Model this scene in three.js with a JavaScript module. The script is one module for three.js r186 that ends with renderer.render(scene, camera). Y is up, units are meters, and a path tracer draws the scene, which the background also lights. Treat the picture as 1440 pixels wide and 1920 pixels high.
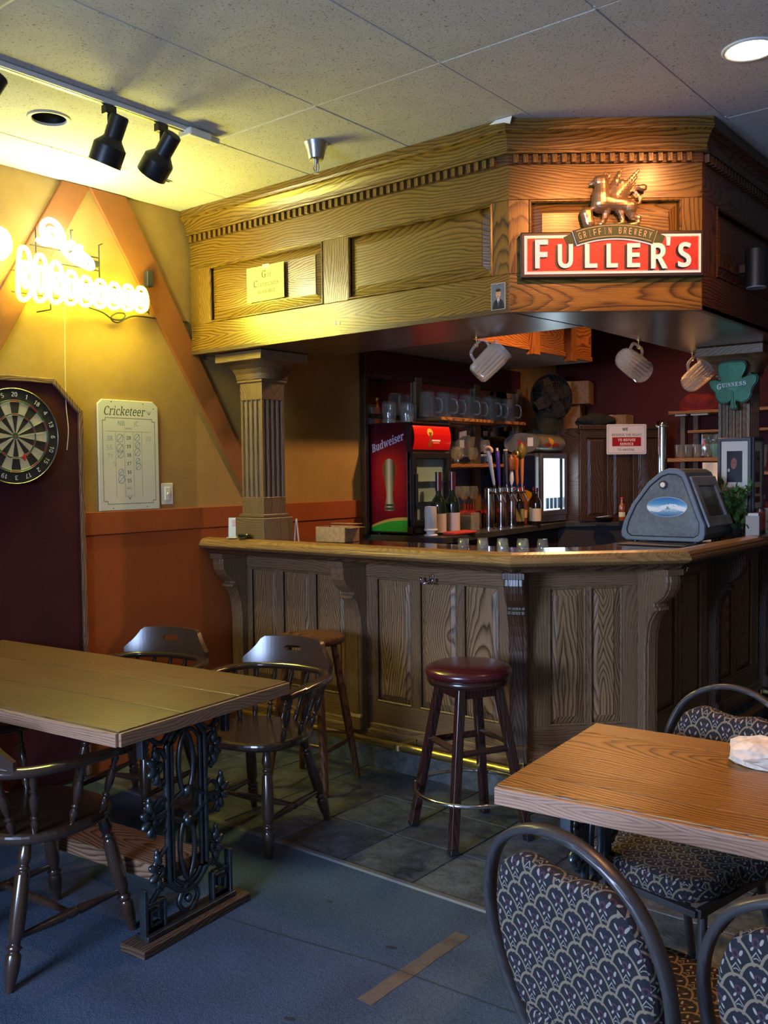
import * as THREE from 'three';
import { mergeGeometries, mergeVertices, toCreasedNormals } from 'three/addons/utils/BufferGeometryUtils.js';
import { RoundedBoxGeometry } from 'three/addons/geometries/RoundedBoxGeometry.js';
import { TextGeometry } from 'three/addons/geometries/TextGeometry.js';
import { FontLoader } from 'three/addons/loaders/FontLoader.js';
import { RectAreaLightUniformsLib } from 'three/addons/lights/RectAreaLightUniformsLib.js';

// ---------- camera, sky, lights, exposure ----------
const scene = new THREE.Scene();
const camera = new THREE.PerspectiveCamera(57.34, 0.75, 0.05, 60);
camera.rotation.order = 'YXZ';
camera.position.set(4.2034, 1.55, 3.476);
camera.rotation.set(-0.0421, 0.6781, -0.0114);
scene.background = new THREE.Color().setRGB(0.5, 0.7, 1.0);
const renderer = new THREE.WebGLRenderer({ antialias: true });
renderer.toneMapping = THREE.LinearToneMapping;
renderer.toneMappingExposure = 1.0;
renderer.shadowMap.enabled = true;
RectAreaLightUniformsLib.init();
const CEIL = 3.02;
// daylight through the front windows behind the camera
function dayLight(x, y, z, w, h, tx, ty, tz, power, color = 0xbfd6ff) {
  const l = new THREE.RectAreaLight(color, power, w, h);
  l.position.set(x, y, z); l.lookAt(tx, ty, tz); scene.add(l); return l;
}
dayLight(2.3, 1.75, 6.2, 2.0, 1.4, 2.3, -3.2, 2.2, 62, 0xb4ceff);
dayLight(5.4, 1.7, 6.3, 1.5, 1.2, 5.3, -2.5, 2.4, 1.5, 0xb9d1ff);

// ---------- helpers ----------
const used = {};
const numbered = (n) => { const k = used[n] = (used[n] ?? -1) + 1; return k ? n + '_' + String(k).padStart(3, '0') : n; };
let seed = 7;
const rnd = () => { seed = (seed * 1664525 + 1013904223) >>> 0; return seed / 4294967296; };
const V = (x, y, z) => new THREE.Vector3(x, y, z);
const R = (d) => d * Math.PI / 180;
function tag(o, label, category, group) { o.userData = { label, category }; if (group) o.userData.group = group; return o; }
function thing(name, label, category, pos = [0, 0, 0], turn = 0, group) {
  const o = new THREE.Group(); o.name = numbered(name); o.position.set(...pos); o.rotation.y = turn; scene.add(o);
  return tag(o, label, category, group);
}
function shade(o) { o.castShadow = true; o.receiveShadow = true; return o; }
function part(parent, name, geo, mat, label) {
  if (Array.isArray(geo)) geo = join(...geo);
  if (mat.userData.scale && !geo.userData.mapped) boxUV(geo, mat.userData.scale, mat.userData.grain, geo.userData.axis);
  const m = shade(new THREE.Mesh(geo, mat)); m.name = name; if (label) m.userData.label = label; parent.add(m); return m;
}
function solo(name, geo, mat, label, category, group) {
  const m = part(scene, numbered(name), geo, mat); return tag(m, label, category, group);
}
function struct(name, geo, mat, parent = scene) { const m = part(parent, name, geo, mat); if (parent === scene) m.userData.kind = 'structure'; return m; }
function copy(src, pos, turn, label, group) {
  const c = src.clone(); c.name = numbered(src.name.replace(/_\d{3}$/, '')); c.position.set(...pos); c.rotation.set(0, turn, 0); scene.add(c);
  c.userData = { ...src.userData, label }; if (group) c.userData.group = group; return c;
}
// geometry helpers (all return non-indexed geometries with position, normal, uv)
function flat(g) {
  const o = g.index ? g.toNonIndexed() : g;
  for (const k of Object.keys(o.attributes)) if (!['position', 'normal', 'uv'].includes(k)) o.deleteAttribute(k);
  if (!o.attributes.uv) o.setAttribute('uv', new THREE.BufferAttribute(new Float32Array(o.attributes.position.count * 2), 2));
  o.morphAttributes = {}; return o;
}
function join(...g) { const a = g.flat().map(flat); return a.length > 1 ? mergeGeometries(a) : a[0]; }
function boxUV(g, s, grain, axis) {
  const nonIndexed = !g.index; if (!nonIndexed) { const f = g.toNonIndexed(); g.copy(f); g.setIndex(null); }
  g.computeBoundingBox(); const b = g.boundingBox, d = [b.max.x - b.min.x, b.max.y - b.min.y, b.max.z - b.min.z];
  const gr = axis ?? (grain ? d.indexOf(Math.max(...d)) : 0), p = g.attributes.position, uv = new Float32Array(p.count * 2), ou = rnd() * 7, ov = rnd() * 7;
  const A = V(), B = V(), C = V(), N = V();
  for (let i = 0; i < p.count; i += 3) {
    A.fromBufferAttribute(p, i); B.fromBufferAttribute(p, i + 1); C.fromBufferAttribute(p, i + 2);
    N.subVectors(B, A).cross(C.clone().sub(A)); const n = [Math.abs(N.x), Math.abs(N.y), Math.abs(N.z)], k = n.indexOf(Math.max(...n));
    let o = [0, 1, 2].filter((q) => q !== k); if (o[1] === gr) o = [o[1], o[0]];
    for (let j = 0; j < 3; j++) { const q = [A, B, C][j].toArray(); uv[(i + j) * 2] = q[o[0]] / s[0] + ou + k * 0.31; uv[(i + j) * 2 + 1] = q[o[1]] / s[1] + ov + k * 0.17; }
  }
  g.setAttribute('uv', new THREE.BufferAttribute(uv, 2)); g.userData.mapped = true; return g;
}
const T = (g, x = 0, y = 0, z = 0) => g.translate(x, y, z);
function box(w, h, d, x = 0, y = 0, z = 0, r = 0.003) {
  r = Math.min(r, w * 0.45, h * 0.45, d * 0.45);
  return T(flat(r > 0 ? new RoundedBoxGeometry(w, h, d, 1, r) : new THREE.BoxGeometry(w, h, d)), x, y, z);
}
// box between two corners
const slab = (x0, y0, z0, x1, y1, z1, r = 0.003) => box(Math.abs(x1 - x0), Math.abs(y1 - y0), Math.abs(z1 - z0), (x0 + x1) / 2, (y0 + y1) / 2, (z0 + z1) / 2, r);
function lathe(pts, seg = 20, cap = true) { return flat(new THREE.LatheGeometry(pts.map(([r, y]) => new THREE.Vector2(Math.max(r, 0.0001), y)), seg)); }
function cyl(r0, r1, h, x = 0, y = 0, z = 0, seg = 16) { return T(flat(new THREE.CylinderGeometry(r1, r0, h, seg)), x, y + h / 2, z); }
// put a geometry made along +y from the origin onto the segment a to b
function along(g, a, b, roll = 0) {
  const d = b.clone().sub(a), q = new THREE.Quaternion().setFromUnitVectors(V(0, 1, 0), d.clone().normalize());
  if (roll) g.rotateY(roll); return g.applyQuaternion(q).translate(a.x, a.y, a.z);
}
const rod = (a, b, r0, r1 = r0, seg = 10) => along(cyl(r0, r1, a.distanceTo(b), 0, 0, 0, seg), a, b);
// turned spindle: profile [[radius, fraction], ...] stretched from a to b
const turned = (a, b, prof, seg = 12) => along(lathe(prof.map(([r, t]) => [r, t * a.distanceTo(b)]), seg), a, b);
function bar(a, b, w, d, roll = 0) { const l = a.distanceTo(b); return along(box(w, l, d, 0, l / 2, 0, Math.min(w, d) * 0.15), a, b, roll); }
function tube(pts, r, seg = 24, rad = 6, closed = false) { return flat(new THREE.TubeGeometry(new THREE.CatmullRomCurve3(pts.map((p) => p.isVector3 ? p : V(...p)), closed, 'catmullrom', 0.5), seg, r, rad, closed)); }
function shapeOf(pts) { const s = new THREE.Shape(); pts.forEach(([x, y], i) => i ? s.lineTo(x, y) : s.moveTo(x, y)); s.closePath(); return s; }
function extrude(s, d, bev = 0, opt = {}) {
  if (Array.isArray(s)) s = shapeOf(s);
  const g = flat(new THREE.ExtrudeGeometry(s, { depth: d - 2 * bev, bevelEnabled: bev > 0, bevelThickness: bev, bevelSize: bev, bevelOffset: -bev, bevelSegments: opt.bs ?? 1, curveSegments: opt.cs ?? 10, ...opt }));
  return T(g, 0, 0, bev);
}
function roundRect(w, h, r, cx = 0, cy = 0) {
  const s = new THREE.Shape(), x = cx - w / 2, y = cy - h / 2;
  s.moveTo(x + r, y); s.lineTo(x + w - r, y); s.quadraticCurveTo(x + w, y, x + w, y + r); s.lineTo(x + w, y + h - r); s.quadraticCurveTo(x + w, y + h, x + w - r, y + h);
  s.lineTo(x + r, y + h); s.quadraticCurveTo(x, y + h, x, y + h - r); s.lineTo(x, y + r); s.quadraticCurveTo(x, y, x + r, y); return s;
}
function ringFrame(w, h, t, d, bev = 0.002, x = 0, y = 0, z = 0) {   // a rectangular frame in the xy plane, outer size w x h, width t, depth d
  const s = shapeOf([[-w / 2, -h / 2], [w / 2, -h / 2], [w / 2, h / 2], [-w / 2, h / 2]]), a = w / 2 - t, b = h / 2 - t;
  s.holes.push(new THREE.Path([[-a, -b], [-a, b], [a, b], [a, -b]].map((p) => new THREE.Vector2(...p)))); return T(extrude(s, d, bev), x, y, z);
}
function quadsGeo(q) {   // list of quads [a,b,c,d] (counter-clockwise)
  const p = []; for (const [a, b, c, d] of q) p.push(...a, ...b, ...c, ...a, ...c, ...d);
  const g = new THREE.BufferGeometry(); g.setAttribute('position', new THREE.Float32BufferAttribute(p, 3)); g.computeVertexNormals(); return flat(g);
}
function raised(w, h, bev, z0, z1) {   // raised panel, centred, facing +z
  const r = (a, b, z) => [[-a, -b, z], [a, -b, z], [a, b, z], [-a, b, z]], O = r(w / 2, h / 2, z0), I = r(w / 2 - bev, h / 2 - bev, z1), J = r(w / 2 - bev, h / 2 - bev, z1 - 0.004), q = [[I[0], I[1], I[2], I[3]]];
  for (let i = 0; i < 4; i++) { const j = (i + 1) % 4; q.push([O[i], O[j], J[j], J[i]], [J[i], J[j], I[j], I[i]]); }
  const B = r(w / 2, h / 2, z0 - 0.008); for (let i = 0; i < 4; i++) { const j = (i + 1) % 4; q.push([B[i], B[j], O[j], O[i]]); } q.push([B[3], B[2], B[1], B[0]]);
  return quadsGeo(q);
}
// extrude a profile [[out, y], ...] along a polyline of plan points; out = right-hand side outward normal, mitred
function sweepPlan(prof, path, closed = false) {
  const P = path.map(([x, z]) => new THREE.Vector2(x, z)), n = P.length, off = [];
  const nor = (a, b) => { const d = b.clone().sub(a).normalize(); return new THREE.Vector2(-d.y, d.x); };
  for (let i = 0; i < n; i++) {
    const n0 = i ? nor(P[i - 1], P[i]) : nor(P[i], P[i + 1]), n1 = i < n - 1 ? nor(P[i], P[i + 1]) : n0, m = n0.clone().add(n1).normalize(); off.push(m.multiplyScalar(1 / Math.max(m.dot(n0), 0.3)));
  }
  const pt = (i, [o, y]) => [P[i].x + off[i].x * o, y, P[i].y + off[i].y * o], q = [];
  for (let i = 0; i < n - 1; i++) for (let k = 0; k < prof.length; k++) { const l = (k + 1) % prof.length; if (!closed && l === 0) continue; q.push([pt(i, prof[k]), pt(i + 1, prof[k]), pt(i + 1, prof[l]), pt(i, prof[l])]); }
  if (closed) for (const [i, rev] of [[0, 1], [n - 1, 0]]) {
    const tri = THREE.ShapeUtils.triangulateShape(prof.map((p) => new THREE.Vector2(...p)), []);
    for (const t of tri) { const a = t.map((k) => pt(i, prof[k])); q.push(rev ? [a[2], a[1], a[0], a[0]] : [a[0], a[1], a[2], a[2]]); }
  }
  return quadsGeo(q);
}
// relief: sdf-like bumps [[x0,y0,x1,y1,r0,r1,h]] blended into a heightfield facing +z
function relief(list, x0, y0, x1, y1, nx, ny, k = 0.004) {
  const hs = [], at = (i, j) => hs[j * (nx + 1) + i];
  for (let j = 0; j <= ny; j++) for (let i = 0; i <= nx; i++) {
    const x = x0 + (x1 - x0) * i / nx, y = y0 + (y1 - y0) * j / ny; let h = -1;
    for (const [ax, ay, bx, by, r0, r1, up = 1, base = 0] of list) {
      const dx = bx - ax, dy = by - ay, t = Math.min(1, Math.max(0, ((x - ax) * dx + (y - ay) * dy) / (dx * dx + dy * dy + 1e-12))), r = r0 + (r1 - r0) * t, d2 = (x - ax - dx * t) ** 2 + (y - ay - dy * t) ** 2;
      if (d2 < r * r) { const z = base + up * Math.sqrt(r * r - d2), m = Math.max(k - Math.abs(z - h), 0) / k; h = h < 0 ? z : Math.max(h, z) + m * m * k * 0.25; }
    }
    hs.push(h);
  }
  const q = [], P = (i, j, z) => [x0 + (x1 - x0) * i / nx, y0 + (y1 - y0) * j / ny, z];
  for (let j = 0; j < ny; j++) for (let i = 0; i < nx; i++) {
    const c = [[i, j], [i + 1, j], [i + 1, j + 1], [i, j + 1]]; if (!c.some(([a, b]) => at(a, b) > 0)) continue;
    q.push(c.map(([a, b]) => P(a, b, Math.max(at(a, b), -0.001)))); q.push(c.slice().reverse().map(([a, b]) => P(a, b, -0.0011)));
  }
  const g = quadsGeo(q); g.deleteAttribute('uv'); g.deleteAttribute('normal'); return flat(toCreasedNormals(mergeVertices(g, 1e-5), 1.3));
}

// ---------- textures ----------
const hash = (x, y, s) => { let h = (x * 374761393 + y * 668265263 + s * 974711) | 0; h = Math.imul(h ^ (h >>> 13), 1274126177); return ((h ^ (h >>> 16)) >>> 0) / 4294967296; };
function noise(x, y, s = 0, px = 1e9, py = 1e9) {
  const xi = Math.floor(x), yi = Math.floor(y), f = x - xi, g = y - yi, u = f * f * (3 - 2 * f), v = g * g * (3 - 2 * g), w = (a, p) => ((a % p) + p) % p;
  const a = hash(w(xi, px), w(yi, py), s), b = hash(w(xi + 1, px), w(yi, py), s), c = hash(w(xi, px), w(yi + 1, py), s), d = hash(w(xi + 1, px), w(yi + 1, py), s);
  return a + (b - a) * u + (c - a) * v + (a - b - c + d) * u * v;
}
function dataTex(w, h, fn, srgb = false, mirror = false) {
  const d = new Uint8Array(w * h * 4);
  for (let j = 0; j < h; j++) for (let i = 0; i < w; i++) { let c = fn(i, j); if (typeof c === 'number') c = [c, c, c]; const k = (j * w + i) * 4; for (let q = 0; q < 3; q++) d[k + q] = Math.max(0, Math.min(255, c[q] * 255)); d[k + 3] = 255; }
  const t = new THREE.DataTexture(d, w, h); t.magFilter = THREE.LinearFilter; t.minFilter = THREE.LinearMipmapLinearFilter; t.wrapS = t.wrapT = mirror ? THREE.MirroredRepeatWrapping : THREE.RepeatWrapping; if (srgb) t.colorSpace = THREE.SRGBColorSpace; t.needsUpdate = true; return t;
}
function oak(s, freq, con) {   // 1.2 m along the grain by 0.45 m across
  const w = 1024, h = 512, f = new Float32Array(w * h);
  for (let j = 0; j < h; j++) for (let i = 0; i < w; i++) {
    const x = i / w * 1.2, y = j / h * 0.45;
    const wx = (noise(x * 2.2, y * 5, s) - 0.5) * 0.09 + (noise(x * 7, y * 22, s + 1) - 0.5) * 0.016, yy = y - 0.2 + wx, zz = 0.03 + (noise(x * 1.6, 3.3, s + 2) - 0.3) * 0.16 + y * 0.06;
    const r = Math.sqrt(yy * yy + zz * zz) * freq + (noise(x * 14, y * 60, s + 3) - 0.5) * 0.45;
    let ring = r - Math.floor(r); ring = ring < 0.75 ? ring / 0.75 : (1 - ring) / 0.25; ring = Math.pow(ring, 2.2);
    const pore = Math.pow(noise(x * 28, y * 900, s + 4), 3.5) * (0.35 + 0.65 * ring), fine = noise(x * 9, y * 420, s + 5), patch = noise(x * 2, y * 7, s + 6);
    f[j * w + i] = 1 - 0.62 * con * ring - 0.5 * pore - 0.13 * fine + 0.16 * (patch - 0.5);
  }
  return [dataTex(w, h, (i, j) => { const v = Math.max(0.12, f[j * w + i]); return [v, Math.pow(v, 1.12), Math.pow(v, 1.35)]; }, false, true), dataTex(w, h, (i, j) => f[j * w + i], false, true)];
}
const [oakMap, oakBump] = oak(11, 76, 1.15), [oakMap2, oakBump2] = oak(29, 110, 0.6);
const plasterMap = dataTex(512, 512, (i, j) => { const x = i / 512, y = j / 512; return 0.80 + 0.18 * noise(x * 6, y * 6, 1, 6, 6) + 0.08 * (noise(x * 34, y * 34, 2, 34, 34) - 0.5) + 0.06 * (noise(x * 150, y * 150, 3, 150, 150) - 0.5); });
const ceilMap = dataTex(1024, 1024, (i, j) => {
  const x = i / 1024, y = j / 1024, n = noise(x * 120, y * 120, 5, 120, 120), m = noise(x * 260, y * 200, 6, 260, 200), b = 0.92 + 0.06 * noise(x * 10, y * 10, 7, 10, 10);
  return b - (n > 0.78 ? (n - 0.78) * 2.6 : 0) - (m > 0.86 ? 0.3 : 0) - 0.05 * hash(i, j, 3);
});
const carpetMap = dataTex(1024, 1024, (i, j) => {
  const x = i / 1024, y = j / 1024, n = hash(i >> 1, j >> 1, 4), m = noise(x * 200, y * 200, 8, 200, 200), l = noise(x * 5, y * 5, 9, 5, 5), v = 0.42 + 0.38 * n + 0.3 * (m - 0.5) + 0.25 * (l - 0.5);
  return [v * (0.92 + 0.2 * (hash(i >> 1, j >> 1, 21) - 0.5)), v, v * 1.04];
});
const carpetBump = dataTex(512, 512, (i, j) => hash(i, j, 12) * 0.7 + 0.3 * noise(i / 6, j / 6, 3, 86, 86));
const slateMap = dataTex(512, 512, (i, j) => {
  const x = i / 512, y = j / 512, a = noise(x * 5, y * 5, 1, 5, 5), b = noise(x * 14, y * 14, 2, 14, 14), c = noise(x * 60, y * 60, 3, 60, 60), rid = 1 - Math.abs(2 * noise(x * 7 + b, y * 7 + a, 4, 7, 7) - 1), v = 0.5 + 0.25 * (a - 0.5) + 0.28 * (b - 0.5) + 0.22 * (c - 0.5) - (rid > 0.94 ? 0.12 : 0);
  return [v * (0.93 + 0.12 * b), v * (0.95 + 0.06 * a), v];
});
const smudge = dataTex(512, 512, (i, j) => { const x = i / 512, y = j / 512; return 0.55 + 0.6 * (noise(x * 7, y * 7, 31, 7, 7) - 0.4) * 0.6 + 0.25 * (noise(x * 40, y * 40, 32, 40, 40) - 0.5); });
const grime = dataTex(256, 256, (i, j) => { const x = i / 256, y = j / 256; return 0.72 + 0.4 * (noise(x * 5, y * 5, 41, 5, 5) - 0.5) + 0.3 * (noise(x * 40, y * 40, 42, 40, 40) - 0.5); });
function canvas(w, h, draw) {
  const c = document.createElement('canvas'); c.width = w; c.height = h; const x = c.getContext('2d'); draw(x, w, h);
  const t = new THREE.CanvasTexture(c); t.colorSpace = THREE.SRGBColorSpace; t.magFilter = THREE.LinearFilter; t.anisotropy = 4; return t;
}

// ---------- materials ----------
const lin = (r, g, b) => new THREE.Color().setRGB(r, g, b);
function mat(c, rough = 0.6, o = {}) { const m = new (o.clearcoat || o.transmission || o.sheen ? THREE.MeshPhysicalMaterial : THREE.MeshStandardMaterial)({ color: Array.isArray(c) ? lin(...c) : c, roughness: rough, ...o }); return m; }
function wood(c, rough = 0.38, o = {}) { const m = mat(c, rough, { map: o.alt ? oakMap2 : oakMap, bumpMap: o.alt ? oakBump2 : oakBump, bumpScale: o.bump ?? 0.0008, ...(o.coat ? { clearcoat: o.coat, clearcoatRoughness: o.cr ?? 0.2 } : {}) }); m.userData.scale = o.scale ?? [1.2, 0.45]; m.userData.grain = true; return m; }
function grain(c, rough, map, s, o = {}) { const m = mat(c, rough, { map, ...o }); m.userData.scale = [s, s]; return m; }
const M = {
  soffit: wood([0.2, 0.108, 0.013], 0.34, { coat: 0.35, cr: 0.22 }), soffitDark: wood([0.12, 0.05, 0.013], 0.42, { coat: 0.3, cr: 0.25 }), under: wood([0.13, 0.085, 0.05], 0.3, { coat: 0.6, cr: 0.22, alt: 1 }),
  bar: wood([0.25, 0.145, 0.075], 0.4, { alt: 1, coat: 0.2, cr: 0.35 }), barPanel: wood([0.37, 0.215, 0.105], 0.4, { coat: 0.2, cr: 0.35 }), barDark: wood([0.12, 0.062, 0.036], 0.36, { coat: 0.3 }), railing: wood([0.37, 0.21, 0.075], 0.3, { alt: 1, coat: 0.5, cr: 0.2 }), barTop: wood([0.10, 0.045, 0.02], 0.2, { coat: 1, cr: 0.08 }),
  column: wood([0.2, 0.13, 0.068], 0.4, { alt: 1, coat: 0.25 }), table: wood([0.2, 0.113, 0.05], 0.34, { coat: 0.35, cr: 0.28, alt: 1 }), tableEdge: wood([0.46, 0.26, 0.16], 0.5, { alt: 1 }), tableWarm: wood([0.34, 0.155, 0.016], 0.4, { coat: 0.15, cr: 0.25 }), foot: wood([0.12, 0.068, 0.04], 0.5),
  chair: mat([0.042, 0.022, 0.013], 0.22, { clearcoat: 1, clearcoatRoughness: 0.12 }), chairTop: mat([0.05, 0.027, 0.016], 0.28, { clearcoat: 0.9, clearcoatRoughness: 0.22 }), stoolWood: wood([0.2, 0.078, 0.026], 0.4), stoolDark: wood([0.05, 0.016, 0.014], 0.25, { coat: 0.7, cr: 0.15, bump: 0.0002 }),
  shelf: wood([0.42, 0.2, 0.07], 0.4), hutch: wood([0.075, 0.036, 0.02], 0.4, { coat: 0.2 }), cabinet: wood([0.07, 0.036, 0.024], 0.3, { coat: 0.4, cr: 0.2 }),
  rack: wood([0.3, 0.1, 0.022], 0.4), gate: wood([0.3, 0.17, 0.1], 0.6),
  wallYellow: grain([0.43, 0.265, 0.08], 0.85, plasterMap, 1.4), wallOrange: grain([0.36, 0.08, 0.012], 0.8, plasterMap, 1.4), beam: grain([0.31, 0.105, 0.024], 0.75, plasterMap, 1.1), wallRed: grain([0.075, 0.005, 0.008], 0.8, plasterMap, 1.2), wallPlain: grain([0.5, 0.4, 0.27], 0.85, plasterMap, 1.4),
  ceil: grain([0.62, 0.61, 0.58], 0.92, ceilMap, 0.62, { bumpMap: ceilMap, bumpScale: 0.002 }), tbar: mat([0.62, 0.61, 0.58], 0.6),
  carpet: grain([0.078, 0.114, 0.178], 0.98, carpetMap, 0.75, { bumpMap: carpetBump, bumpScale: 0.003 }), seam: mat([0.02, 0.024, 0.03], 0.95), slate: grain([0.155, 0.175, 0.2], 0.42, slateMap, 0.5, { bumpMap: slateMap, bumpScale: 0.004 }), plinth: grain([0.20, 0.22, 0.23], 0.5, slateMap, 0.5, { bumpMap: slateMap, bumpScale: 0.003 }), strip: mat([0.2, 0.21, 0.24], 0.5, { metalness: 0.6 }),
  black: mat([0.012, 0.012, 0.013], 0.4), blackMetal: mat([0.02, 0.02, 0.022], 0.35, { metalness: 0.3 }), iron: grain([0.13, 0.15, 0.16], 0.33, grime, 0.3, { metalness: 0.85 }), chrome: mat([0.75, 0.76, 0.78], 0.12, { metalness: 1 }), steel: mat([0.5, 0.51, 0.53], 0.3, { metalness: 1 }), brass: mat([0.6, 0.46, 0.16], 0.36, { metalness: 1 }), gold: mat([0.56, 0.41, 0.22], 0.33, { metalness: 0.85 }),
  white: mat([0.75, 0.75, 0.73], 0.5), paper: mat([0.78, 0.76, 0.66], 0.8, { side: THREE.DoubleSide }), grey: mat([0.25, 0.26, 0.28], 0.5), dark: mat([0.03, 0.03, 0.035], 0.6), red: mat([0.5, 0.02, 0.02], 0.45), cream: mat([0.7, 0.62, 0.45], 0.6),
  glass: mat([0.93, 0.96, 0.95], 0.05, { transmission: 0.96, ior: 1.5, side: THREE.DoubleSide }), glassThick: mat([0.9, 0.93, 0.92], 0.06, { transmission: 0.86, ior: 1.5, side: THREE.DoubleSide }), pane: mat([0.85, 0.92, 0.92], 0.03, { transmission: 1, ior: 1.5 }), bottleGreen: mat([0.008, 0.02, 0.01], 0.07, { clearcoat: 1, clearcoatRoughness: 0.04 }), bottleDark: mat([0.014, 0.008, 0.008], 0.07, { clearcoat: 1, clearcoatRoughness: 0.04 }), bottleAmber: mat([0.22, 0.06, 0.01], 0.07, { clearcoat: 1, clearcoatRoughness: 0.04 }), label: mat([0.62, 0.55, 0.36], 0.7), labelPale: mat([0.6, 0.56, 0.5], 0.7),
  maroon: mat([0.075, 0.008, 0.012], 0.24, { clearcoat: 0.6, clearcoatRoughness: 0.25 }), dartFelt: grain([0.09, 0.006, 0.013], 0.98, carpetMap, 0.5), card: grain([0.45, 0.27, 0.14], 0.85, grime, 0.6), mirror: mat([0.55, 0.53, 0.5], 0.03, { metalness: 1 }), leaf: mat([0.06, 0.2, 0.035], 0.5, { transmission: 0.3, side: THREE.DoubleSide }),
};
// ---------- room ----------
const floor = new THREE.Group(); floor.name = 'floor'; floor.userData.kind = 'structure'; scene.add(floor);
part(floor, 'subfloor', [slab(-0.15, -0.2, -4.45, 7.35, -0.016, 6.65, 0)], M.seam);
const TZ = 0.735;
part(floor, 'carpet', [slab(0, -0.015, TZ + 0.012, 7.2, 0, 6.5, 0)], M.carpet);
{ const q = [], line = [[1.37, 1.42], [1.68, 1.34], [2.0, 1.3], [2.35, 1.24], [2.75, 1.22], [4.4, 1.1]];
  for (let i = 0; i < line.length - 1; i++) { const [a, b] = [line[i], line[i + 1]]; q.push(bar(V(a[0], 0, a[1]), V(b[0], 0, b[1]), 0.004, 0.003)); }
  part(floor, 'carpet_seam', q, M.seam);
  for (const [x, z, r] of [[1.95, 1.02, 0.01], [2.33, 1.14, 0.014], [2.35, 1.63, 0.012]]) part(floor, 'stain', [T(cyl(r, r, 0.0012, 0, 0, 0, 12).scale(1.5, 1, 0.7).rotateY(0.3), x, 0, z)], M.seam); }
part(floor, 'metal_strip', [extrude([[-0.016, 0], [0.016, 0], [0.010, 0.006], [-0.010, 0.006]], 5.6, 0).rotateY(Math.PI / 2).translate(0, 0, TZ)], M.strip);
const tileGeos = [0, 1, 2, 3].map(() => box(0.344, 0.02, 0.344, 0, -0.01, 0, 0.004)); const tileMats = [0, 1, 2].map((k) => { const m = M.slate.clone(); m.color.multiplyScalar(0.86 + 0.16 * k); m.userData = { ...M.slate.userData }; return m; });
for (let i = -5; i < 11; i++) for (let j = 0; j < 14; j++) {
  const x = 1.915 + 0.35 * i, z = TZ - 0.012 - 0.172 - 0.35 * j; if (x < 0.1 || x > 5.4 || (x < 2.5 && z < -0.15) ) continue; if (x < 2.9 && z < -0.9) continue;
  const t = part(floor, 'tile', tileGeos[Math.floor(rnd() * 4)], tileMats[Math.floor(rnd() * 3)]); t.position.set(x, -0.0005 - rnd() * 0.0012, z);
}
part(floor, 'duckboard', [slab(0, -0.016, -4.3, 2.3, 0.0, -0.3, 0)], M.dark);
const ceil = new THREE.Group(); ceil.name = 'ceiling'; ceil.userData.kind = 'structure'; scene.add(ceil);
part(ceil, 'roof_slab', [slab(-0.15, CEIL + 0.2, -4.45, 7.35, CEIL + 0.35, 6.65, 0)], M.wallPlain);
const CX = [0, 0.39], CZ = []; while (CX.at(-1) + 0.61 < 7.2) CX.push(CX.at(-1) + 0.61); CX.push(7.2); for (let k = -5; k < 6; k++) CZ.push(Math.max(-4.3, Math.min(6.5, 0.665 + 1.215 * k)));
const cans = [[0.69, 1.28, 0.072, 0], [3.115, 0.045, 0.08, 1], [1.5, -2.0, 0.08, 2], [1.35, -3.35, 0.08, 3], [3.75, 1.3, 0.08, 4], [3.3, 0.79, 0.08, 5]];
for (let i = 0; i < CX.length - 1; i++) for (let j = 0; j < CZ.length - 1; j++) {
  const w = CX[i + 1] - CX[i], d = CZ[j + 1] - CZ[j]; if (w < 0.02 || d < 0.05) continue; const cx = (CX[i] + CX[i + 1]) / 2, cz = (CZ[j] + CZ[j + 1]) / 2, hole = cans.filter(([x, z]) => x > CX[i] && x < CX[i + 1] && z > CZ[j] && z < CZ[j + 1]);
  const s = shapeOf([[-w / 2 + 0.0035, -d / 2 + 0.0035], [w / 2 - 0.0035, -d / 2 + 0.0035], [w / 2 - 0.0035, d / 2 - 0.0035], [-w / 2 + 0.0035, d / 2 - 0.0035]]);
  for (const [x, z, r] of hole) { const p = new THREE.Path(); p.absarc(x - cx, -(z - cz), r * 0.96, 0, Math.PI * 2, true); s.holes.push(p); }
  const t = part(ceil, 'ceiling_tile', [extrude(s, 0.016, 0.002, { cs: 20 }).rotateX(-Math.PI / 2)], M.ceil); t.position.set(cx, CEIL + (rnd() - 0.5) * 0.002 + 0.001, cz);
}
part(ceil, 'grid', [...CX.slice(1, -1).map((x) => slab(x - 0.012, CEIL + 0.0045, -4.3, x + 0.012, CEIL + 0.03, 6.5, 0)), ...CZ.slice(1, -1).map((z) => slab(0, CEIL + 0.0025, z - 0.012, 7.2, CEIL + 0.03, z + 0.012, 0))], M.tbar);
struct('wall_left', [slab(-0.15, 0, -4.45, 0, CEIL + 0.2, 6.65, 0)], M.wallYellow);
struct('trim_1', [slab(-0.01, 1.243, -1.5, 0.02, 1.363, 6.5, 0.004)], M.wallOrange);
struct('trim_2', [slab(-0.01, 0.0, -1.5, 0.012, 1.241, 6.5, 0.003)], M.wallOrange);
const paint = (pts) => extrude(pts.map(([z, y]) => [-z, y]), 0.022, 0.003).rotateY(Math.PI / 2);
struct('trim_3', [paint([[0.640, 3.018], [1.44, 1.64], [1.60, 1.64], [0.795, 3.018]])], M.beam);
struct('trim_4', [paint([[0.42, 3.018], [-0.56, 1.365], [-0.44, 1.365], [-0.33, 1.53], [0.637, 3.018]].sort((a, b) => 0)).translate(-0.001, 0, 0)], M.beam);
struct('wall_back', [slab(-0.15, 0, -4.45, 7.35, CEIL + 0.2, -4.3, 0)], M.wallRed);
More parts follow.
